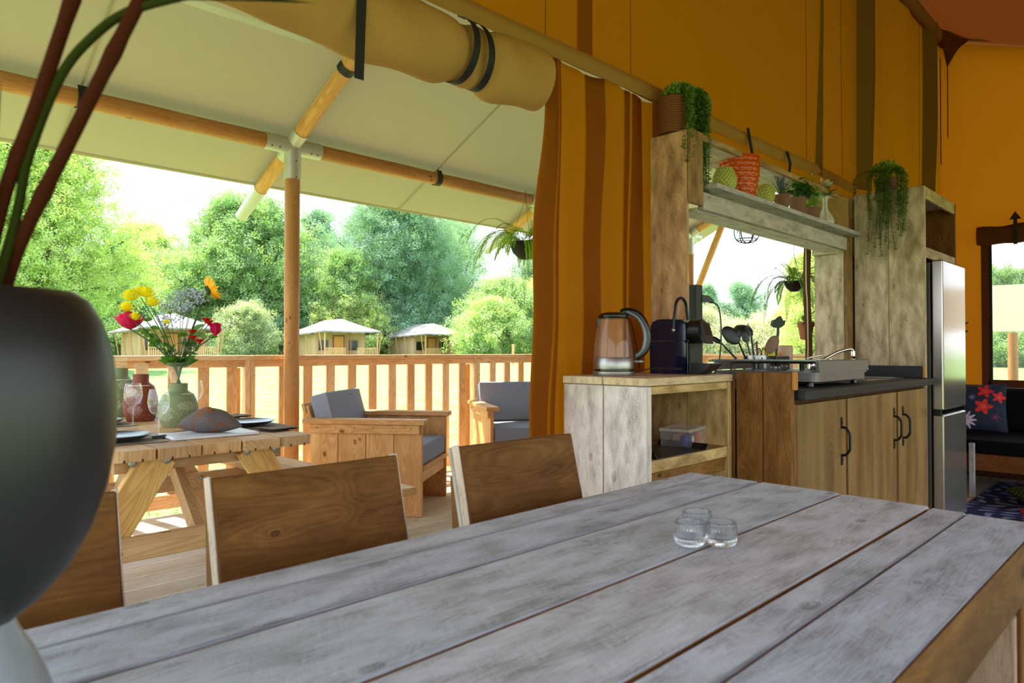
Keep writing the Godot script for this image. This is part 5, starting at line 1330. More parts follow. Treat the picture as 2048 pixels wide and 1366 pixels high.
	for q in 22: wv.tube(arc(Vector3(0, 0.006 + q * 0.0085, 0), Vector3(0.077, 0, 0), Vector3(0, 0, 0.077), 0, TAU, 40), 0.0032, 5, false)
	for q in 48: wv.tube(P([Vector3(0.0775 * cos(TAU * q / 48), 0.002, 0.0775 * sin(TAU * q / 48)), Vector3(0.0775 * cos(TAU * q / 48), 0.19, 0.0775 * sin(TAU * q / 48))]), 0.0028, 5, false)
	obj("weave", wv, S(Color(0.62, 0.46, 0.22), 0.7), rt).set_meta("kind", "stuff")
	obj("lining", Geo.new().lathe(V2([0, 0.001, 0.073, 0.001, 0.073, 0.188]), 32), S(Color(0.55, 0.42, 0.22), 0.8), rt)
	obj("rim", Geo.new().tube(arc(Vector3(0, 0.191, 0), Vector3(0.077, 0, 0), Vector3(0, 0, 0.077), 0, TAU, 40), 0.006, 8, false), S(Color(0.62, 0.46, 0.22), 0.7), rt)
	# seagrass basket with trailing plant on the window upright
	var b := thing("trailing_plant", "trailing string plant in a woven seagrass basket on top of the window frame", "potted plant", Vector3(2.69, 2.0605, -1.67))
	var wb := Geo.new()
	for q in 15: wb.tube(arc(Vector3(0, 0.006 + q * 0.0105, 0), Vector3(0.062 + 0.0005 * q, 0, 0), Vector3(0, 0, 0.062 + 0.0005 * q), 0, TAU, 36), 0.0062, 6, false)
	obj("basket_coils", wb, S(Color(0.46, 0.26, 0.12), 0.8), b).set_meta("kind", "stuff")
	obj("basket_lining", Geo.new().lathe(V2([0, 0.001, 0.058, 0.001, 0.064, 0.155]), 28), S(Color(0.36, 0.20, 0.10), 0.9), b)
	var ss := []
	r.seed = 4
	for q in 32:
		var a := -0.5 + r.randfn(0, 0.5)
		ss.append([Vector3(0.085 + 0.02 * r.randf(), 0.02, 0.03 + 0.06 * sin(a + 0.9)) , r.randf_range(0.18, 0.52)])
	for q in 10: ss.append([Vector3(-0.06 + 0.03 * r.randf(), 0.01, 0.065 + 0.02 * r.randf()), r.randf_range(0.15, 0.34)])
	trailing(b, Vector3(0.02, 0.165, 0.02), ss, 0.07, 0.055, 8)
	# plant on the fridge housing
	var f := thing("trailing_plant", "trailing string plant in a small pot on top of the tall fridge housing", "potted plant", Vector3(4.74, 2.0785, -1.40))
	obj("pot", Geo.new().lathe(V2([0, 0, 0.055, 0, 0.068, 0.10, 0.06, 0.10, 0.058, 0.09, 0, 0.09]), 24), S(Color(0.42, 0.12, 0.06), 0.6), f)
	var s2 := []
	for q in 20: s2.append([Vector3(-0.148 - 0.02 * r.randf(), -0.02, 0.02 + r.randfn(0, 0.05)), r.randf_range(0.15, 0.52) if q < 14 else r.randf_range(0.2, 0.36)])
	for q in 9: s2.append([Vector3(-0.15, -0.02, 0.12 + r.randfn(0, 0.02)), r.randf_range(0.12, 0.40)])
	s2.append([Vector3(-0.12, 0.0, -0.14), 0.12])
	trailing(f, Vector3(0, 0.12, 0.0), s2, 0.10, 0.085, 9, 0.016)

func picnic() -> void:
	var t := thing("picnic_table", "weathered pine picnic table with attached benches on the porch", "picnic table", Vector3(1.085, 0, -3.45))
	var o := -t.position
	var W := [pine(Color(0.90, 0.86, 0.80)), pine(Color(0.84, 0.80, 0.74)), pine(Color(0.94, 0.90, 0.82))]; var yl := pine(Color(0.98, 0.93, 0.74))
	for k in 5:
		var x := 0.705 + k * 0.156
		var z0 := -2.665 + 0.012 * (k % 2)
		var end := PackedVector2Array()
		var w := 0.149; var r0 := 0.045 if k == 0 else 0.004; var r1 := 0.045 if k == 4 else 0.004
		for q in 5: end.append(Vector2(r0 - r0 * cos(PI / 2 * q / 4), r0 - r0 * sin(PI / 2 * q / 4)))
		for q in 5: end.append(Vector2(w - r1 + r1 * sin(PI / 2 * q / 4), r1 - r1 * cos(PI / 2 * q / 4)))
		end.append_array(PackedVector2Array([Vector2(w, 1.72), Vector2(0, 1.72)]))
		# outline runs away from the viewer: y becomes -z
		var g := Geo.new().prism(end, -0.040, 0.0, Transform3D(Basis(Vector3.RIGHT, Vector3(0, 0, -1), Vector3.UP), Vector3.ZERO), ruv())
		obj("top_plank", g, W[k % 3], t, Vector3(x, 0.74, z0) + o)
		var nk := Geo.new()
		for d: float in [0.045, 0.105]: nk.box(Vector3(x + d, 0.703, z0 + 0.0005) + o, Vector3(0.005, 0.010, 0.002), 0.0)
		obj("drip_grooves", nk, S(Color(0.16, 0.10, 0.05), 0.9), t)
	for s: float in [-1.0, 1.0]:
		for k in 2:
			var x := 1.085 + s * (0.69 + k * 0.146)
			board(t, "bench_plank", W[(k + 1) % 3], Vector3(x - 0.07, 0.415, -4.38) + o, Vector3(x + 0.07, 0.452, -2.62) + o, 0.006)
	var bolt := S(Color(0.62, 0.63, 0.62), 0.35, 0.8)
	for z: float in [-2.80, -4.02]:
		for s: float in [-1.0, 1.0]:
			bar(t, "leg", yl if z > -3 else W[2], Vector3(1.085 + s * 0.60, 0.0, z) + o, Vector3(1.085 + s * 0.175, 0.70, z) + o, 0.125, 0.04, Vector3(0, 0, 1), 0.004)
		bar(t, "top_batten", W[1], Vector3(0.76, 0.668, z - 0.043) + o, Vector3(1.41, 0.668, z - 0.043) + o, 0.062, 0.04, Vector3(0, 0, 1), 0.004)
		bar(t, "bench_support", W[0], Vector3(0.26, 0.372, z + 0.042) + o, Vector3(1.91, 0.372, z + 0.042) + o, 0.085, 0.04, Vector3(0, 0, 1), 0.004)
		for s: float in [-1.0, 1.0]:
			for k in 2:
				obj("bolt", Geo.new().ball(Vector3.ZERO, Vector3(0.014, 0.014, 0.008), 12, 8), bolt, t, Vector3(1.085 + s * (0.275 - k * 0.12), 0.678, z + 0.022) + o)
				obj("bolt", Geo.new().ball(Vector3.ZERO, Vector3(0.012, 0.012, 0.007), 12, 8), bolt, t, Vector3(1.085 + s * (0.42 - k * 0.09), 0.385 - k * 0.02, z + 0.064) + o)
	bar(t, "brace", W[1], Vector3(1.085, 0.34, -2.86) + o, Vector3(1.085, 0.69, -3.25) + o, 0.07, 0.04, Vector3(1, 0, 0), 0.003); bar(t, "brace", W[1], Vector3(1.085, 0.34, -3.96) + o, Vector3(1.085, 0.69, -3.60) + o, 0.07, 0.04, Vector3(1, 0, 0), 0.003)
	var y := 0.7405
	# woven placemats
	var mat_ := S(Color(0.58, 0.54, 0.48), 0.9)
	for q: Array in [[0.80, -2.99, "front left plate"], [1.40, -3.17, "plate behind the bread"], [0.90, -3.70, "middle left plate"], [1.40, -3.88, "plate by the far wine glass"]]:
		var pm := thing("placemat", "grey woven placemat under the " + q[2], "placemat", Vector3(q[0], y, q[1]), 0.05 * sin(q[1] * 9.0))
		var wv := Geo.new().sheet(40, 40, func(u: float, w: float) -> Vector3: return Vector3((u - 0.5) * 0.33, 0.002 + 0.0016 * sin(u * 125.0) * sin(w * 125.0), (0.5 - w) * 0.30))
		obj("weave", wv, mat_, pm)
		var pl := thing("dinner_plate", "dark grey dinner plate with pale centre, " + {"front left plate": "nearest on the planter side", "plate behind the bread": "behind the bread", "middle left plate": "second from the front on the planter side", "plate by the far wine glass": "furthest towards the railing"}[q[2]], "plate", Vector3(q[0], y + 0.006, q[1]))
		obj("plate", Geo.new().lathe(V2([0, 0.002, 0.07, 0.0, 0.105, 0.004, 0.132, 0.017, 0.135, 0.020, 0.133, 0.0215, 0.104, 0.009, 0.0, 0.007]), 56), S(Color(0.16, 0.17, 0.21), 0.22), pl)
	# wine glasses
	var w := thing("wine_glass", "", "glass", Vector3.ZERO, 0.0, "wine glasses on the picnic table")
	obj("bowl", Geo.new().lathe(V2([0.0, 0.088, 0.012, 0.090, 0.028, 0.102, 0.038, 0.122, 0.0415, 0.145, 0.039, 0.172, 0.0335, 0.198, 0.0325, 0.198, 0.0378, 0.172, 0.0402, 0.145, 0.0368, 0.123, 0.027, 0.104, 0.0, 0.094]), 40), glass(0.03), w)
	obj("stem", Geo.new().lathe(V2([0.006, 0.004, 0.004, 0.012, 0.0035, 0.05, 0.0045, 0.08, 0.008, 0.089]), 16), glass(0.10), w)
	obj("foot", Geo.new().lathe(V2([0, 0.0, 0.034, 0.0, 0.034, 0.0015, 0.012, 0.004, 0.005, 0.008, 0, 0.008]), 32), glass(0.06), w)
	w.position = Vector3(0.965, y, -2.985); w.set_meta("label", "empty wine glass nearest the camera, beside the bread board")
	copy(w, Vector3(1.05, y, -3.60), 0.4, "empty wine glass between the planter and the red lantern")
	copy(w, Vector3(1.385, y, -3.74), 0.9, "empty wine glass just past the green flower lantern, towards the railing")
	# lanterns with glass inserts; light through their perforations is painted as pale dots
	lantern("sage green metal lantern, light through its perforations painted on, holding the flowers", Vector3(1.185, y, -3.40), 0.088, 0.200, Color(0.48, 0.52, 0.36), true)
	lantern("rust red metal lantern, light through its perforations painted on, with a plain glass cylinder", Vector3(1.14, y, -3.79), 0.080, 0.235, Color(0.50, 0.22, 0.15), false)
	lantern("sage green metal lantern, light through its perforations painted on, half hidden behind the planter", Vector3(1.14, y, -4.14), 0.088, 0.26, Color(0.48, 0.52, 0.36), false)
	bouquet(Vector3(1.185, y + 0.16, -3.40))
	# bread on its board
	var bd := thing("chopping_board", "white marble chopping board with a dark handle under the bread", "chopping board", Vector3(1.145, y, -2.93), deg_to_rad(-3))
	obj("board", Geo.new().box(Vector3(0, 0.006, 0), Vector3(0.34, 0.012, 0.21), 0.004), S(Color(0.86, 0.86, 0.88), 0.35), bd)
	obj("handle", Geo.new().box(Vector3(-0.185, 0.008, -0.02), Vector3(0.05, 0.014, 0.035), 0.003), S(Color(0.20, 0.22, 0.22), 0.3, 0.5), bd)
	var br := thing("bread", "dark crusted pointed loaf of bread with a torn split on top", "bread", Vector3(1.15, y + 0.0125, -2.94), deg_to_rad(-42))
	var bi := Image.create(256, 128, false, Image.FORMAT_RGB8)
	var n1 := noise(256, 128, 9, 0.03, 4); var n2 := noise(256, 128, 10, 0.3, 2)
	for yy in 128: for xx in 256:
		var a := n1.get_pixel(xx, yy).r; var b := n2.get_pixel(xx, yy).r
		var c := Color(0.26, 0.22, 0.20).lerp(Color(0.48, 0.45, 0.46), b)
		if a > 0.56: c = c.lerp(Color(0.50, 0.27, 0.13), clampf((a - 0.56) * 7.0, 0, 0.85))
		bi.set_pixel(xx, yy, c)
	var bm := StandardMaterial3D.new(); bm.albedo_texture = ImageTexture.create_from_image(bi); bm.roughness = 0.85; bm.heightmap_enabled = true; bm.heightmap_texture = bm.albedo_texture; bm.heightmap_scale = 0.3
	obj("crust", Geo.new().sheet(40, 28, func(u: float, v: float) -> Vector3:
		var x := (u - 0.5) * 2.0; var a := -TAU * v
		var r := pow(maxf(0.0, 1.0 - pow(absf(x), 1.7)), 0.85) * (1.0 + 0.03 * sin(x * 9.0 + a * 2.0))
		var yy := sin(a) * r * 0.054 + 0.050 * (0.45 + 0.55 * r)
		return Vector3(x * 0.135, maxf(yy, 0.001), cos(a) * r * 0.066)), bm, br)
	obj("torn_split", Geo.new().ball(Vector3(0.01, 0.091, 0.037), Vector3(0.017, 0.006, 0.024), 16, 10, Basis.from_euler(Vector3(0.75, 0.35, 0.0))), S(Color(0.52, 0.32, 0.17), 0.9), br)
	# napkins and cutlery
	for q: Array in [[1.50, -2.92, 0.2, "linen napkin folded by the plate behind the bread"], [1.60, -3.62, 0.3, "linen napkin folded near the far picnic table edge"]]:
		var np := thing("napkin", q[3], "napkin", Vector3(q[0] - 0.06, y, q[1]), q[2])
		for k in 3: obj("fold", Geo.new().sheet(16, 10, func(u: float, v: float) -> Vector3: return Vector3((u - 0.5) * 0.15, 0.004 + k * 0.004 + 0.003 * sin(u * 5.0 + k) * v, (0.5 - v) * 0.13)), cloth("linen", Color(0.52, 0.45, 0.37), Color(0, 0, 0)), np)
	var fk := thing("fork", "steel fork lying by the front left plate", "fork", Vector3(1.04, y, -3.12), deg_to_rad(25))
	obj("handle", Geo.new().box(Vector3(0, 0.003, 0), Vector3(0.12, 0.003, 0.008), 0.001), bolt, fk)
	for k in 4: obj("tine", Geo.new().box(Vector3(0.085, 0.003, -0.009 + k * 0.006), Vector3(0.05, 0.002, 0.002), 0.0005), bolt, fk)

func lantern(label: String, at: Vector3, r: float, h: float, c: Color, flared: bool) -> void:
	var o := thing("lantern", label, "lantern", at, 0.3)
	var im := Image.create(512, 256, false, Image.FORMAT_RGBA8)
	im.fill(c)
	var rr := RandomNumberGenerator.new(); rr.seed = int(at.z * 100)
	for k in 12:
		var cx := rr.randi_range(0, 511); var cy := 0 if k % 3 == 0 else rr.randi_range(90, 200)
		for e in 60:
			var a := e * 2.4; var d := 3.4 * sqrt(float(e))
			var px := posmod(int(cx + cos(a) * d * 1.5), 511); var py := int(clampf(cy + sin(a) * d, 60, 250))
			im.fill_rect(Rect2i(px, py, 3, 3), Color(0.95, 0.95, 0.9, 1))  # pale dot: light shining through a hole, painted on
	for k in 200: im.fill_rect(Rect2i(rr.randi_range(0, 509), rr.randi_range(150, 252), 2, 2), Color(1, 1, 1, 1))  # scattered dots of the same painted light
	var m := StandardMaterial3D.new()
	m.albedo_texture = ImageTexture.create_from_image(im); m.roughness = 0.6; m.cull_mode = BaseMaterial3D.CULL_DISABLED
	var prof := func(w: float) -> float:
		if w < 0.72: return r * (0.62 + 0.38 * sin(PI * clampf(0.14 + w / 0.72 * 0.72, 0, 1)))
		return lerpf(r * 0.79, r * 0.46, smoothstep(0.72, 0.84, w))
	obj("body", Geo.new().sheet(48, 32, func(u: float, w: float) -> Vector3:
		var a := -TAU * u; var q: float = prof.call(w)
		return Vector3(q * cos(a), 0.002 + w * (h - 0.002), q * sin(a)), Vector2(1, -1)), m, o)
	obj("base", Geo.new().lathe(V2([0, 0, r * 0.76, 0, r * 0.78, 0.003, 0, 0.004]), 32), S(c, 0.6), o)
	var gt := glass(0.06)
	if flared: obj("glass_insert", Geo.new().lathe(V2([0, h - 0.09, r * 0.34, h - 0.088, r * 0.36, h, r * 0.42, h + 0.03, r * 0.56, h + 0.075, r * 0.66, h + 0.098, r * 0.62, h + 0.092]), 36), gt, o)
	else: obj("glass_insert", Geo.new().lathe(V2([0, h * 0.5, r * 0.42, h * 0.5, r * 0.42, h + 0.055, r * 0.40, h + 0.055]), 32), gt, o)

func bouquet(at: Vector3) -> void:
	var o := thing("flower_bouquet", "mixed bouquet with sunflower, pink peonies and yellow chrysanthemums on the picnic table", "flowers", at)
	var R := Vector3(0.7071, 0, 0.7071); var T := Vector3(-0.7071, 0, 0.7071)
	var X := func(x: float, y: float, z: float) -> Vector3: return R * x + Vector3(0, y, 0) + T * z
	var green := S(Color(0.20, 0.34, 0.09), 0.5)
	var r := RandomNumberGenerator.new(); r.seed = 6
	var neck := Vector3(0, 0.12, 0)
	var stem := func(e: Vector3, rad: float) -> void:
		obj("stem", Geo.new().tube(curve([Vector3(-e.x * 0.15, -0.04, -e.z * 0.15), neck + Vector3(e.x, 0, e.z) * 0.10, neck.lerp(e, 0.5) + Vector3(0, 0.012, 0), e], 5), rad, 7), green, o)
	var lf := foliage(Color(0.22, 0.38, 0.12), Color(0.35, 0.5, 0.1))
	var leaves := func(from: Vector3, to: Vector3, n: int, ln: float, wd: float) -> void:
		for k in n:
			var p := from.lerp(to, r.randf_range(0.15, 0.9)); var a := r.randf() * TAU
			obj("leaf", Geo.new().leaf(p, Vector3(cos(a), r.randf_range(-0.1, 0.9), sin(a)), Vector3(r.randfn(0, 1), 0.5, r.randfn(0, 1)), ln * r.randf_range(0.7, 1.2), wd, -r.randf_range(0.2, 0.9), 4), lf, o)
	# sunflower, turned away from the camera
	var sf: Vector3 = X.call(0.135, 0.478, 0.0); stem.call(sf - Vector3(0, 0.01, 0), 0.0045)
	var ax: Vector3 = X.call(0.62, 0.45, -0.62).normalized(); var sd := ax.cross(Vector3(0.3, 0.2, 1)).normalized(); var up := sd.cross(ax)
	var sun_ := Node3D.new(); sun_.name = "sunflower"; o.add_child(sun_, true); sun_.position = sf
	var pet := Geo.new()
	for k in 34:
		var a := TAU * k / 34.0 + r.randfn(0, 0.06); var d := sd * cos(a) + up * sin(a)
		pet.leaf(d * 0.019 + ax * 0.002 * (k % 2), d + ax * r.randf_range(0.15, 0.6), ax, r.randf_range(0.046, 0.058), 0.020, 0.3, 3)
	obj("petals", pet, foliage(Color(1.0, 0.76, 0.05), Color(0.9, 0.68, 0.05)), sun_).set_meta("kind", "stuff")
	obj("seed_head", Geo.new().ball(ax * 0.004, Vector3(0.020, 0.020, 0.008), 16, 8, Basis(sd, up, ax)), S(Color(0.10, 0.06, 0.02), 0.9), sun_)
	var sp := Geo.new()
	for k in 22: var a := TAU * k / 22.0; sp.leaf(-ax * 0.006, sd * cos(a) + up * sin(a) - ax * 0.1, -ax, 0.030, 0.009, -0.4, 2)
	obj("sepals", sp, S(Color(0.16, 0.24, 0.06), 0.6), sun_)
	leaves.call(neck, sf, 7, 0.055, 0.024)
	# peonies
	for q: Array in [[-0.214, 0.315, 0.03, 0.070, true], [0.177, 0.287, 0.01, 0.052, false]]:
		var c0: Vector3 = X.call(q[0], q[1], q[2]); stem.call(c0 - Vector3(0, 0.02, 0), 0.0035)
		var pn := Geo.new()
		for k: int in (70 if q[4] else 34):
			var f := float(k) / (70 if q[4] else 34); var a := k * 2.39996
			var tilt := lerpf(0.2, 1.4 if q[4] else 0.9, f)
			var d := Vector3(cos(a) * sin(tilt), cos(tilt), sin(a) * sin(tilt))
			pn.leaf(c0 + Vector3(cos(a), 0, sin(a)) * 0.008 * f - Vector3(0, 0.022, 0), d, Vector3(-cos(a), 0.5, -sin(a)), q[3] * r.randf_range(1.05, 1.25), 0.044, 1.1 if not q[4] else 0.9, 4, 0.5)
		var pe := obj("peony", pn, foliage(Color(0.82, 0.08, 0.33), Color(0.85, 0.1, 0.38)), o)
		pe.set_meta("label", "open crimson peony" if q[4] else "half-closed pink peony")
		leaves.call(neck, c0, 5, 0.06, 0.026)
	# yellow chrysanthemums
	for q: Array in [[-0.214, 0.425, 0.02, 0.052], [-0.150, 0.440, 0.0, 0.050], [-0.226, 0.375, 0.03, 0.044], [-0.105, 0.398, 0.03, 0.044], [-0.178, 0.330, 0.05, 0.038], [-0.042, 0.317, 0.03, 0.022], [-0.19, 0.452, -0.02, 0.044]]:
		var c0: Vector3 = X.call(q[0], q[1], q[2]); stem.call(c0 - Vector3(0, 0.008, 0), 0.0022)
		var g := Geo.new()
		var n := 54
		for k in n:
			var f := float(k) / n; var a := k * 2.39996; var tilt := lerpf(0.15, 1.45, f)
			var d := Vector3(cos(a) * sin(tilt) - 0.15, cos(tilt), sin(a) * sin(tilt)).normalized()
			g.leaf(c0, d, Vector3(-cos(a) * 0.6, 1, -sin(a) * 0.6), q[3] * 1.1, q[3] * 0.30, 0.4, 3, 0.4)
		obj("chrysanthemum", g, foliage(Color(1.0, 0.95, 0.10), Color(0.9, 0.86, 0.15)), o)
		leaves.call(neck, c0, 2, 0.05, 0.022)
	# small red daisies
	for q: Array in [[0.075, 0.245, 0.02], [0.112, 0.228, 0.03], [0.065, 0.272, 0.0], [0.128, 0.326, 0.0], [0.145, 0.315, 0.01]]:
		var c0: Vector3 = X.call(q[0], q[1], q[2]); stem.call(c0, 0.002)
		var g := Geo.new()
		for k in 26: var a := k * 2.39996; g.leaf(c0, Vector3(cos(a), 0.35, sin(a)), Vector3(0, 1, 0), 0.030, 0.010, 0.6, 3, 0.3)
		g.ball(c0, Vector3(0.007, 0.005, 0.007), 8, 6)
		obj("red_daisy", g, foliage(Color(0.70, 0.06, 0.03), Color(0.8, 0.08, 0.03)), o)
	leaves.call(neck, X.call(0.06, 0.3, 0.02), 9, 0.07, 0.034); leaves.call(neck, X.call(-0.1, 0.26, 0.03), 12, 0.07, 0.036)
	for k in 16:
		var a := TAU * k / 16.0
		obj("leaf", Geo.new().leaf(neck, Vector3(cos(a), 0.55 + 0.3 * (k % 2), sin(a)), Vector3(-sin(a) + 0.3, 0.5, cos(a)), 0.095, 0.042, -0.6, 4), lf, o)
	# pale filler sprays
	var fl := Geo.new(); var fs := Geo.new()
	for q: Array in [[-0.04, 0.41, 0.0], [0.01, 0.45, 0.0], [0.055, 0.465, 0.0], [0.10, 0.445, 0.01], [-0.055, 0.345, 0.01], [0.02, 0.39, 0.0], [0.06, 0.41, 0.02]]:
		var c0: Vector3 = X.call(q[0], q[1], q[2])
		fs.tube(P([neck, c0 - Vector3(0, 0.05, 0)]), 0.0014, 4, false)
		for k in 60:
			var p := c0 + Vector3(r.randfn(0, 0.022), r.randfn(0, 0.016), r.randfn(0, 0.022))
			if k % 3 == 0: fs.tube(P([c0 - Vector3(0, 0.05, 0), p]), 0.0006, 3, false)
			fl.ball(p, Vector3.ONE * 0.0038, 5, 4)
	obj("spray_stems", fs, S(Color(0.35, 0.42, 0.30), 0.6), o).set_meta("kind", "stuff"); obj("filler_flowers", fl, S(Color(0.74, 0.76, 0.86), 0.8), o).set_meta("kind", "stuff")

func armchairs() -> void:
	var c := thing("garden_armchair", "", "armchair", Vector3.ZERO, 0.0, "pine armchairs with grey cushions on the porch")
	var n0 := pine(Color(0.98, 0.90, 0.78)); var n1 := pine(Color(0.94, 0.84, 0.72))
	var grey := cloth("grey_cushion", Color(0.55, 0.565, 0.62), Color(0, 0, 0), 0.02)
	# faces +z; panels stand at the sides
	for s: float in [-1.0, 1.0]:
		for k in 4:
			var z := -0.385 + k * 0.1935
			board(c, "side_plank", [n0, n1, n0, n1][k], Vector3(s * 0.335 - 0.014, 0.0, z), Vector3(s * 0.335 + 0.014, 0.605, z + 0.191), 0.003)
		board(c, "arm_batten", n0, Vector3(s * 0.350 - 0.0005, 0.545, -0.385), Vector3(s * 0.350 + s * 0.022, 0.605, 0.375), 0.003)
		board(c, "armrest", n1, Vector3(s * 0.335 - 0.055, 0.606, -0.43), Vector3(s * 0.335 + 0.055, 0.640, 0.415), 0.005)
		var nl := Geo.new()
		for k in 6: nl.ball(Vector3(s * 0.3725, 0.582, -0.33 + k * 0.13), Vector3(0.002, 0.004, 0.004), 6, 4)
		obj("screws", nl, S(Color(0.25, 0.2, 0.15), 0.5), c)
	board(c, "front_rail", n0, Vector3(-0.32, 0.215, 0.345), Vector3(0.32, 0.325, 0.372), 0.003); board(c, "front_ledge", n1, Vector3(-0.32, 0.292, 0.3725), Vector3(0.32, 0.327, 0.392), 0.003)
	board(c, "rear_rail", n0, Vector3(-0.32, 0.20, -0.36), Vector3(0.32, 0.30, -0.33), 0.003); board(c, "foot_rail", n1, Vector3(-0.32, 0.01, 0.05), Vector3(0.32, 0.09, 0.075), 0.003)
	for k in 4: board(c, "seat_slat", n1, Vector3(-0.32, 0.302, -0.30 + k * 0.16), Vector3(0.32, 0.322, -0.17 + k * 0.16), 0.003)
	for k in 4: bar(c, "back_slat", [n0, n1][k % 2], Vector3(-0.24 + k * 0.16, 0.30, -0.315), Vector3(-0.24 + k * 0.16, 0.72, -0.435), 0.13, 0.022, Vector3(0, 0.25, 1), 0.003)
	bar(c, "back_rail", n0, Vector3(-0.315, 0.70, -0.452), Vector3(0.315, 0.70, -0.452), 0.07, 0.022, Vector3(0, 0.27, 1), 0.003)
	obj("seat_cushion", Geo.new().box(Vector3(0, 0.395, 0.05), Vector3(0.635, 0.135, 0.66), 0.014), grey, c)
	obj("back_cushion", Geo.new().box(Vector3(0, 0.625, -0.305), Vector3(0.62, 0.36, 0.13), 0.012, Basis(Vector3.RIGHT, -0.27)), grey, c)
	var tb := Geo.new()
	for k in 2: tb.tube(curve([Vector3(0.1 + k * 0.01, 0.80, -0.30), Vector3(0.1 + k * 0.015, 0.77, -0.275)], 3), 0.002, 5)
	obj("cushion_ties", tb, S(Color(0.3, 0.3, 0.33), 0.8), c)
	# facing to the right of the view, turned a little towards it
	c.position = Vector3(2.845, 0, -4.155)
	c.rotation.y = deg_to_rad(45.0 - 8.0)
	c.set_meta("label", "pine armchair with grey cushions seen from its plank side, beside the picnic table")
	copy(c, Vector3(4.34, 0, -4.24), deg_to_rad(-31), "pine armchair with grey cushions facing the room, partly behind the canvas curtain")

func frond(g: Geo, st: Geo, p: Vector3, dir: Vector3, len: float, drop: float, r: RandomNumberGenerator, lw := 0.0085) -> void:
	var pts := PackedVector3Array()
	var at := p; var d := dir.normalized()
	var n := 22
	for k in n + 1:
		pts.append(at)
		at += d * (len / n)
		d = (d + Vector3(0, -drop / n, 0)).normalized()
	st.tube(pts, 0.0016, 4, false)
	for k in range(3, n):
		var f := float(k) / n
		var a := (pts[k + 1] - pts[k]).normalized()
		var s := a.cross(Vector3(0.1, 1, 0.1)).normalized()
		if s.length() < 0.5: s = Vector3.RIGHT
		var L := 0.040 * sin(PI * (0.12 + 0.86 * f)) * r.randf_range(0.85, 1.1)
		for e in 2:
			for sg: float in [-1.0, 1.0]:
				g.leaf(pts[k].lerp(pts[k + 1], e * 0.5), s * sg + a * 0.35 + Vector3(0, -0.15, 0), s.cross(a), L, lw, 0.4, 2)

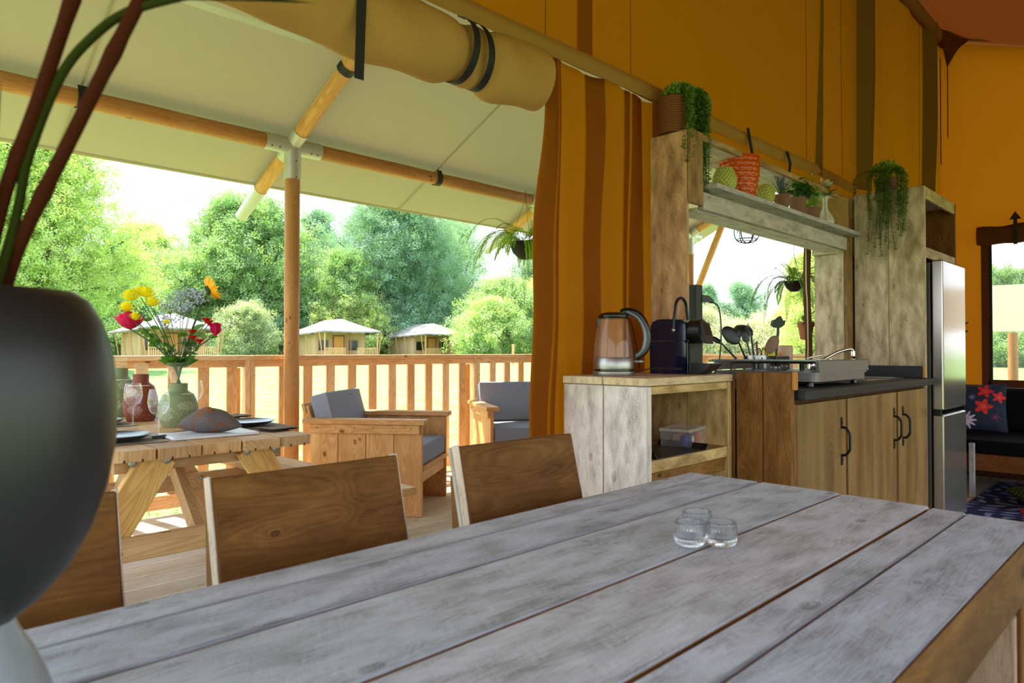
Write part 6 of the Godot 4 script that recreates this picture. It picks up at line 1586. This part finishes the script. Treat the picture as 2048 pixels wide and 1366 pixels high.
func hanging_plants() -> void:
	var r := RandomNumberGenerator.new(); r.seed = 21
	for q: Array in [[Vector3(4.70, 2.10, -4.52), 0.15, 2.62, 70, "large fern in a hanging coconut basket under the awning, half behind the curtain", Color(0.42, 0.52, 0.12), 0.72, 0.0], [Vector3(6.30, 1.72, -2.64), 0.088, 3.55, 34, "fern in a dark hanging pot seen through the kitchen window", Color(0.22, 0.32, 0.12), 0.52, 0.4]]:
		var o := thing("hanging_fern", q[4], "hanging plant", q[0])
		var R: float = q[1]
		obj("basket", Geo.new().lathe(V2([0, -R * 0.95, R * 0.4, -R * 0.9, R * 0.8, -R * 0.5, R, 0, R * 0.95, R * 0.15, R * 0.85, R * 0.1, 0, R * 0.1]), 24), S(Color(0.10, 0.075, 0.05), 0.9), o)
		var top := Vector3(0, q[2] - q[0].y, 0)
		var w := Geo.new()
		for k in 3: w.tube(P([Vector3(R * cos(k * 2.1), 0.02, R * sin(k * 2.1)), Vector3(0, R * 3.0, 0)]), 0.002, 4, false)
		w.tube(P([Vector3(0, R * 3.0, 0), top]), 0.003, 5, false)
		obj("cord", w, S(Color(0.15, 0.15, 0.15), 0.6), o)
		var lf := Geo.new(); var st := Geo.new()
		for k in int(q[3]):
			var a: float = TAU * k / q[3] + r.randfn(0, 0.2)
			var el := r.randf_range(-0.1, 1.9)
			frond(lf, st, Vector3(cos(a), 0.3, sin(a)) * R * 0.6, Vector3(cos(a), el, sin(a)), q[6] * r.randf_range(0.35, 1.1), r.randf_range(1.8, 3.4) + 0.4, r)
		var c: Color = q[5]
		obj("fronds", lf, foliage(c, Color(0.5, 0.65, 0.12)), o).set_meta("kind", "stuff")
		obj("frond_ribs", st, S(Color(0.20, 0.18, 0.08), 0.6), o).set_meta("kind", "stuff")
	# caged lamp under the awning, on a drop rod
	var l := thing("cage_lamp", "black caged bulkhead lamp with ribbed glass hanging outside the kitchen window", "lamp", Vector3(4.66, 1.86, -2.29))
	var blk := S(Color(0.04, 0.045, 0.05), 0.5)
	obj("housing", Geo.new().lathe(V2([0, 0.11, 0.085, 0.11, 0.092, 0.125, 0.088, 0.15, 0.07, 0.17, 0.03, 0.185, 0, 0.185]), 32), blk, l)
	obj("glass", Geo.new().lathe(V2([0, 0.025, 0.03, 0.03, 0.058, 0.055, 0.068, 0.085, 0.070, 0.11]), 32), glass(0.35, Color(0.9, 0.93, 0.95)), l)
	var rb := Geo.new()
	for k in 24: rb.tube(P([Vector3(0.0695 * cos(TAU * k / 24), 0.108, 0.0695 * sin(TAU * k / 24)), Vector3(0.066 * cos(TAU * k / 24), 0.075, 0.066 * sin(TAU * k / 24))]), 0.002, 5, false)
	obj("glass_ribs", rb, glass(0.5, Color(0.85, 0.9, 0.92)), l)
	for k in 3:
		var a := PI * k / 3.0; var u := Vector3(cos(a), 0, sin(a))
		obj("cage_bar", Geo.new().tube(curve([u * 0.085 + Vector3(0, 0.11, 0), u * 0.084 + Vector3(0, 0.06, 0), u * 0.06 + Vector3(0, 0.018, 0), Vector3(0, 0.004, 0), -u * 0.06 + Vector3(0, 0.018, 0), -u * 0.084 + Vector3(0, 0.06, 0), -u * 0.085 + Vector3(0, 0.11, 0)], 5), 0.004, 7), blk, l)
	obj("cage_ring", Geo.new().tube(arc(Vector3(0, 0.03, 0), Vector3(0.069, 0, 0), Vector3(0, 0, 0.069), 0, TAU, 30), 0.0035, 6, false), blk, l)
	obj("drop_rod", Geo.new().tube(P([Vector3(0, 0.18, 0), Vector3(0, rafter_y(-2.29) + 0.06 - 1.86, 0)]), 0.006, 8), blk, l)
	# clay pot hooked on the canvas edge
	var p := thing("wall_pot", "small terracotta pot with a green sprig outside the kitchen window edge", "potted plant", Vector3(4.72, 1.17, -1.90))
	obj("pot", Geo.new().lathe(V2([0, 0, 0.035, 0, 0.05, 0.09, 0.055, 0.09, 0.055, 0.12, 0.047, 0.12, 0.045, 0.1, 0, 0.1]), 24), S(Color(0.62, 0.40, 0.26), 0.8), p)
	var sg := Geo.new()
	for k in 14: sg.leaf(Vector3(0, 0.11, 0), Vector3(r.randfn(0, 0.8), r.randf_range(0.3, 1.0), r.randfn(0, 0.8)), Vector3(0, 1, 0.2), 0.07, 0.02, 0.6, 3)
	obj("leaves", sg, foliage(Color(0.25, 0.40, 0.08), Color(0.5, 0.65, 0.1)), p)
	obj("hook", Geo.new().tube(curve([Vector3(-0.055, 0.10, 0.0), Vector3(-0.07, 0.16, 0.05), Vector3(-0.06, 0.2, 0.105)], 5), 0.003, 6), blk, p)
	var cab := thing("white_cable", "thin white cable hanging down the edge of the kitchen window", "cable", Vector3(4.485, 1.0, -1.80))
	obj("cable", Geo.new().tube(curve([Vector3(0, 0.95, 0), Vector3(-0.005, 0.55, 0.0), Vector3(0.012, 0.4, 0.0), Vector3(0.02, 0.1, 0), Vector3(0.0, -0.06, 0)], 8), 0.004, 6), S(Color(0.75, 0.73, 0.68), 0.5), cab)
	obj("edge_flap", Geo.new().sheet(3, 20, func(u: float, w: float) -> Vector3: return Vector3(0.01 + 0.12 * u, lerpf(-0.1, 1.1, w), -0.02 + 0.006 * sin(w * 9.0))), cloth("flap", Color(0.50, 0.36, 0.24), Color(0.3, 0.2, 0.1)), cab)

func far_tents() -> void:
	var specs := [
		[Vector3(31.1, 0.17, -49.7), 24.0, "cream safari tent in the middle distance beside the tall porch post", 0.0],
		[Vector3(42.8, 0.17, -51.6), 34.0, "cream safari tent furthest from the porch post, with dappled shade on its roof", 0.1],
		[Vector3(18.2, 0.17, -50.8), 18.0, "cream safari tent half hidden behind the bouquet of flowers", 0.2]]
	for s: Array in specs: far_tent(s[0], deg_to_rad(s[1]), s[2])

func far_tent(at: Vector3, turn: float, label: String) -> void:
	# front faces the viewer across the meadow
	var o := thing("safari_tent", label, "tent", at, atan2(-at.x, -at.z) + turn, "safari tents across the meadow")
	var cream := cloth("far_cream", Color(0.48, 0.48, 0.46), Color(0, 0, 0)); var buff := cloth("far_buff", Color(0.72, 0.60, 0.47), Color(0, 0, 0))
	var wd := pine(Color(0.90, 0.86, 0.80))
	var ev := 2.62; var pk := 3.72; var hw := 2.55; var dp := 8.6
	var A := Vector3(-hw, ev, 0); var B := Vector3(hw, ev, 0); var C := Vector3(hw + 0.5, ev - 0.25, -dp); var D := Vector3(-hw - 0.5, ev - 0.25, -dp); var p1 := Vector3(0, pk, -2.4); var p2 := Vector3(0, pk, -6.2)
	var g := Geo.new()
	var facet := func(a: Vector3, b: Vector3, c: Vector3, d: Vector3) -> void:
		g.sheet(8, 8, func(u: float, w: float) -> Vector3:
			var q := a.lerp(b, u).lerp(d.lerp(c, u), w)
			return q - Vector3(0, 0.05 * sin(PI * u) * (1.0 - w) + 0.03 * sin(PI * w), 0))
	facet.call(A, B, p1, p1); facet.call(B, C, p2, p1); facet.call(C, D, p2, p2); facet.call(D, A, p1, p2)
	obj("roof", g, cream, o)
	var hem := Geo.new()
	for e: Array in [[A, B], [B, C], [D, A]]:
		hem.sheet(24, 1, func(u: float, w: float) -> Vector3: return (e[0] as Vector3).lerp(e[1], u) - Vector3(0, 0.06 * sin(PI * u) + 0.10 * w * (1.0 + 0.3 * sin(u * 40.0)), 0))
	obj("roof_hem", hem, cream, o)
	obj("deck", Geo.new().box(Vector3(0, 0.10, -3.9), Vector3(4.9, 0.2, 7.6), 0.01), wd, o)
	var wl := Geo.new()
	for q: Array in [[Vector3(-2.25, 0.2, -2.6), Vector3(2.25, 0.2, -2.6), 2.6], [Vector3(-2.25, 0.2, -2.6), Vector3(-2.25, 0.2, -7.6), 2.2], [Vector3(2.25, 0.2, -2.6), Vector3(2.25, 0.2, -7.6), 2.2]]:
		wl.sheet(40, 2, func(u: float, w: float) -> Vector3: return (q[0] as Vector3).lerp(q[1], u) + Vector3(0.015 * sin(u * 60.0), q[2] * w, 0.02 * sin(u * 50.0)))
	obj("canvas_wall", wl, buff, o)
	var win := S(Color(0.07, 0.10, 0.08), 0.15)
	for x: float in [-1.55, 1.15]:
		var wn := obj("window", Geo.new().box(Vector3(x, 1.45, -2.57), Vector3(0.95, 0.95, 0.04), 0.01), buff, o)
		obj("pane", Geo.new().box(Vector3(x, 1.45, -2.54), Vector3(0.85, 0.85, 0.02), 0.005), win, wn)
	var dr := obj("door", Geo.new().box(Vector3(-0.18, 1.22, -2.56), Vector3(0.85, 2.0, 0.05), 0.01), pine(Color(0.95, 0.82, 0.62)), o)
	obj("door_frame", Geo.new().box(Vector3(-0.18, 1.26, -2.58), Vector3(1.05, 2.12, 0.03), 0.01), pine(Color(0.6, 0.45, 0.3)), dr)
	for x: float in [-1.02, -1.36]: obj("wall_post", Geo.new().tube(P([Vector3(x + 1.9, 0.2, -2.5), Vector3(x + 1.9, 2.7, -2.5)]), 0.04, 6), wd, o)
	for x: float in [-2.35, 2.30]:
		obj("porch_post", Geo.new().tube(P([Vector3(x, 0, -0.25), Vector3(x, ev + 0.08, -0.25)]), 0.06, 8), wd, o)
		obj("rail", Geo.new().box(Vector3(x * 0.62, 1.20, -0.3), Vector3(1.85, 0.06, 0.08), 0.01), wd, o); obj("rail", Geo.new().box(Vector3(x * 0.62, 0.30, -0.3), Vector3(1.85, 0.08, 0.05), 0.01), wd, o)
		for k in 13: obj("baluster", Geo.new().box(Vector3(x * 0.62 - 0.88 + k * 0.147, 0.75, -0.3), Vector3(0.075, 0.86, 0.03), 0.006), wd, o)
	for q: Array in [[-2.6, -0.4], [2.6, -0.4], [-2.6, -3.5], [2.6, -3.5], [-2.8, -6.5], [2.8, -6.5], [-2.7, -5.0]]:
		obj("side_pole", Geo.new().tube(P([Vector3(q[0] * 0.93, 0.1, q[1]), Vector3(q[0] * 1.06, ev - 0.12, q[1])]), 0.045, 6), pine(Color(0.85, 0.78, 0.68)), o)
	obj("porch_bench", Geo.new().box(Vector3(0.95, 0.62, -1.9), Vector3(0.8, 0.08, 0.5), 0.02).box(Vector3(0.95, 0.4, -1.9), Vector3(0.6, 0.4, 0.4), 0.02), S(Color(0.35, 0.36, 0.40), 0.8), o)

var leaf_mesh := {}
func leaf_cluster(kind: int) -> Mesh:
	if not leaf_mesh.has(kind):
		var r := RandomNumberGenerator.new(); r.seed = 40 + kind
		var g := Geo.new()
		for k in 40:
			var p := Vector3(r.randfn(0, 0.30), r.randfn(0, 0.22), r.randfn(0, 0.30))
			var a := r.randf() * TAU
			var d := Vector3(cos(a), r.randf_range(-0.6, 0.3), sin(a))
			var b0 := g.v.size(); var bi := g.i.size()
			var ln := 0.19 if kind == 0 else 0.20; var wd := 0.13 if kind == 0 else 0.075
			var s := d.normalized().cross(Vector3(r.randfn(0, 0.4), 1, r.randfn(0, 0.4))).normalized() * wd * 0.5
			g.put(p, Vector3.UP); g.put(p + d * ln * 0.45 + s, Vector3.UP); g.put(p + d * ln, Vector3.UP); g.put(p + d * ln * 0.45 - s, Vector3.UP)
			g.quad(b0, b0 + 1, b0 + 2, b0 + 3)
			g.smooth(b0, bi)
		leaf_mesh[kind] = g.mesh()
	return leaf_mesh[kind]

# blobs: [x, y, z, rx, ry] in units of crown radius and tree height
func tree(called: String, label: String, x: float, z: float, h: float, R: float, c: Color, n: int, kind: int, size: float, low: float, sd: int, sparse := 0.22, cat := "tree") -> void:
	var r := RandomNumberGenerator.new(); r.seed = sd
	var o := thing(called, label, cat, Vector3(x, -0.25, z), r.randf() * TAU)
	var spots: Array[Transform3D] = []; var tints: Array[Color] = []
	n = int(n * 1.35)
	size *= 0.86
	# boughs spread from the trunk; leaf clusters sit along their outer parts
	var boughs := []
	var nb := 70 if n > 4000 else 40
	for k in nb:
		var f := (k + r.randf()) / nb
		var y := lerpf(low, 0.99, pow(f, 0.85))
		var wide := pow(maxf(0.0, sin(PI * pow(clampf((y - low * 0.6) / (1.06 - low * 0.6), 0.04, 1.0), 0.72))), 0.7)
		var a := k * 2.39996 + r.randfn(0, 0.4)
		var reach := R * wide * r.randf_range(0.55, 1.12)
		var up := r.randf_range(0.05, 0.75) * reach
		var tip := Vector3(cos(a) * reach, minf(y * h + up * 0.3, h * r.randf_range(0.96, 1.03)), sin(a) * reach)
		var root_ := Vector3(tip.x * 0.08, maxf(h * low * 0.7, tip.y - up - reach * 0.55), tip.z * 0.08)
		boughs.append([tip, root_, 0.5 + 0.5 * wide])
	var blobs := boughs
	for k in n:
		var b: Array = boughs[r.randi() % nb]
		var t := 1.0 - 0.78 * pow(r.randf(), 1.25)
		var m: Vector3 = (b[1] as Vector3).lerp(b[0], t) + Vector3(0, sin(PI * t) * 0.06 * h, 0)
		var sg: float = R * (0.085 + 0.13 * (1.0 - absf(t - 0.62) * 1.5)) * b[2] * (1.0 + sparse)
		var p := m + Vector3(r.randfn(0, 1.0), r.randfn(0, 0.72) - absf(r.randfn(0, 0.35)), r.randfn(0, 1.0)) * sg
		if p.y < 0.1: p.y = r.randf() * 0.6
		var s := size * r.randf_range(0.7, 1.35)
		spots.append(Transform3D(Basis.from_euler(Vector3(r.randfn(0, 0.5), r.randf() * TAU, r.randfn(0, 0.5))).scaled(Vector3(s, s, s)), p))
		var v := r.randf_range(0.75, 1.25)
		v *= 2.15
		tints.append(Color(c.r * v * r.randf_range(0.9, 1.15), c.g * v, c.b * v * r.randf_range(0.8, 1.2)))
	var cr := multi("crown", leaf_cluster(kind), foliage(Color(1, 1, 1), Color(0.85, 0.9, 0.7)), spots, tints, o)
	cr.set_meta("kind", "stuff")
	var g := Geo.new()
	var tr := R * 0.075
	g.tube(curve([Vector3(0, 0, 0), Vector3(tr * 0.3, h * 0.25, 0), Vector3(-tr * 0.3, h * 0.5, tr * 0.2), Vector3(0, h * 0.85, 0)], 4), [tr * 1.3, tr, tr * 0.95, tr * 0.9, tr * 0.85, tr * 0.8, tr * 0.7, tr * 0.6, tr * 0.5, tr * 0.4, tr * 0.3, tr * 0.2, tr * 0.1], 9, false)
	obj("trunk", g, S(Color(0.20, 0.16, 0.13), 0.9), o)
	var lm := Geo.new()
	for k in range(0, nb, 2):
		var b: Vector3 = blobs[k][0]; var b1: Vector3 = blobs[k][1]
		lm.tube(curve([b1 * Vector3(0, 1, 0), b1.lerp(b, 0.5) + Vector3(0, 0.05 * h, 0), b], 3), [tr * 0.5, tr * 0.45, tr * 0.38, tr * 0.3, tr * 0.24, tr * 0.16, tr * 0.08], 6, false)
	obj("limbs", lm, S(Color(0.22, 0.18, 0.15), 0.9), o).set_meta("kind", "stuff")

func trees() -> void:
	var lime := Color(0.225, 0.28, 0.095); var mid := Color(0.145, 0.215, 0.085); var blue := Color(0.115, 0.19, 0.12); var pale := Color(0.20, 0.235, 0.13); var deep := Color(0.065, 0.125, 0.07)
	tree("maple_tree", "broad yellow-green tree with spreading limbs nearest the planter", 7.2, -40.8, 12.0, 4.8, lime, 8500, 0, 0.46, 0.28, 1, 0.35)
	tree("tree", "light yellow-green round-topped tree between the broad maple and the porch post", 26.5, -86.7, 15.3, 5.2, lime, 3600, 0, 1.0, 0.12, 2)
	tree("tree", "dark green tree behind the bouquet's yellow blooms", 17.4, -70.3, 8.6, 4.2, deep, 2600, 0, 0.9, 0.05, 3)
	tree("tree", "large leafy green tree directly beside the porch post, flowers in front", 32.1, -72.6, 17.2, 7.4, mid, 7000, 0, 1.0, 0.10, 4)
	tree("tree", "yellow-green tree filling the wood behind the sunflower", 34.2, -86.0, 13.8, 5.5, lime, 3200, 0, 1.05, 0.08, 5)
	tree("poplar_tree", "thin blue-green poplar just past the porch post", 45.2, -80.5, 19.4, 3.6, blue, 2800, 1, 1.0, 0.10, 6, 0.5)
	tree("willow_tree", "huge blue-green willow towering above the two pale tents", 47.0, -66.2, 19.6, 8.6, blue, 11000, 1, 0.95, 0.10, 7, 0.2)
	tree("willow_tree", "lighter airy willow at the huge willow's curtain side", 58.2, -69.1, 18.6, 6.6, Color(0.16, 0.23, 0.12), 4200, 1, 0.95, 0.15, 8, 0.5)
	tree("tree", "slender green tree between the poplar and the huge willow", 38.6, -63.2, 11.4, 3.8, mid, 3000, 0, 0.8, 0.08, 9, 0.2)
	tree("tree", "bright bushy tree nearest the canvas curtain", 46.2, -47.1, 7.9, 4.2, Color(0.17, 0.23, 0.10), 4200, 0, 0.7, 0.02, 10)
	tree("tree", "pale blue-green tree behind the hanging fern", 70.4, -64.0, 15.3, 6.2, blue, 3600, 1, 1.1, 0.05, 11)
	tree("bush", "pale green bush at the wood's edge beside the bouquet tent", 26.9, -60.8, 5.4, 2.9, pale, 2000, 0, 0.6, 0.02, 12, 0.15, "bush")
	tree("bush", "low green bush by the planter at the meadow's far edge", 18.6, -66.2, 3.8, 3.4, mid, 1600, 0, 0.6, 0.0, 13, 0.15, "bush")
	tree("bush", "sunny yellow bush between the two pale tents", 37.9, -61.1, 6.6, 4.4, Color(0.19, 0.23, 0.09), 2800, 0, 0.7, 0.0, 14, 0.15, "bush")
	tree("bush", "rounded pale bush at the edge of the furthest tent", 42.4, -45.2, 5.8, 3.2, Color(0.20, 0.26, 0.10), 2400, 0, 0.6, 0.0, 15, 0.15, "bush")
	tree("tree", "deep green tree in the gap behind the porch post", 42.9, -84.4, 13.5, 5.4, mid, 3200, 0, 1.0, 0.06, 16)
	tree("tree", "tall pale tree in the wood right above the bouquet tent", 21.5, -80.0, 11.5, 5.0, Color(0.20, 0.26, 0.07), 3000, 0, 1.0, 0.05, 17)
	tree("tree", "dark green tree at the back of the wood behind the near pale tent", 37.0, -78.0, 12.0, 5.5, deep, 3200, 0, 1.0, 0.03, 18)
	tree("tree", "dark green tree at the back of the wood behind the furthest tent", 54.5, -74.0, 12.0, 6.0, deep, 3200, 0, 1.0, 0.03, 19)
	tree("tree", "green tree beyond the maple, mostly behind the reed stems", 8.5, -66.0, 10.5, 5.5, mid, 3200, 0, 0.95, 0.05, 20)
	tree("tree", "yellow-green tree behind the pale tree by the curtain", 60.0, -55.0, 9.0, 5.0, lime, 3000, 0, 0.9, 0.0, 21)
	# the undergrowth that closes the wood
	var ug := [[13.0, -72.0, 4.0], [22.5, -71.0, 4.2], [28.0, -67.0, 4.0], [33.0, -65.5, 4.4], [46.5, -64.5, 4.2], [49.0, -58.0, 4.6], [54.0, -56.0, 4.4], [59.0, -50.0, 4.6]]
	for k in ug.size():
		tree("bush", "dark undergrowth bush along the foot of the wood, " + ["furthest towards the planter", "just behind the bouquet", "behind the bouquet tent's porch", "behind the porch post", "between the willow and the furthest tent", "under the huge willow's curtain side", "behind the furthest tent's porch", "nearest the curtain"][k], ug[k][0], ug[k][1], ug[k][2], 4.6, deep.lerp(mid, 0.3), 1700, 0, 0.8, 0.0, 60 + k, 0.15, "bush")
	# seen through the kitchen window
	tree("poplar_tree", "distant blue-green tree at the serving window's coffee machine side", 108.7, -61.0, 12.7, 4.2, blue, 1500, 1, 1.1, 0.10, 30)
	tree("poplar_tree", "distant blue-green tree in the middle of the serving window", 113.2, -56.5, 13.2, 5.0, blue, 2000, 1, 1.1, 0.10, 31)
	tree("poplar_tree", "distant blue-green tree behind the hanging fern in the serving window", 124.7, -52.1, 12.9, 5.0, blue, 1600, 1, 1.1, 0.10, 32)
	var sallow := Color(0.27, 0.265, 0.185)
	for k in 7:
		var f := k / 6.0
		tree("willow_bush", "pale sallow bush in the thicket outside the kitchen window, number %s from the coffee machine" % ["one", "two", "three", "four", "five", "six", "seven"][k], lerpf(52.0, 62.0, f), lerpf(-34.0, -17.0, f), 4.3 + 0.8 * sin(k * 2.1), 3.3, sallow if k % 2 else Color(0.235, 0.25, 0.16), 1900, 1, 0.7, 0.0, 70 + k, 0.15, "bush")
	tree("willow_tree", "vivid yellow-green weeping tree at the fridge side of the serving window", 31.0, -12.3, 5.6, 1.5, Color(0.24, 0.27, 0.10), 2400, 1, 0.42, 0.0, 34)
	for k in 3: tree("tree", "dark tree on the skyline of the end window, " + ["nearest its brown edging", "middle of three", "furthest from its edging"][k], 131.0 + k * 2.5, -24.0 + k * 2.2, 14.4, 3.4, mid, 800, 0, 1.1, 0.1, 35 + k)
	for k in 4: tree("bush", "bush outside the end window, " + ["nearest the brown edging", "behind the timber post", "just past the timber post", "furthest from the edging"][k], 52.0, -10.2 + k * 1.6, 2.7, 1.9, mid, 700, 0, 0.45, 0.0, 45 + k, 0.15, "bush")
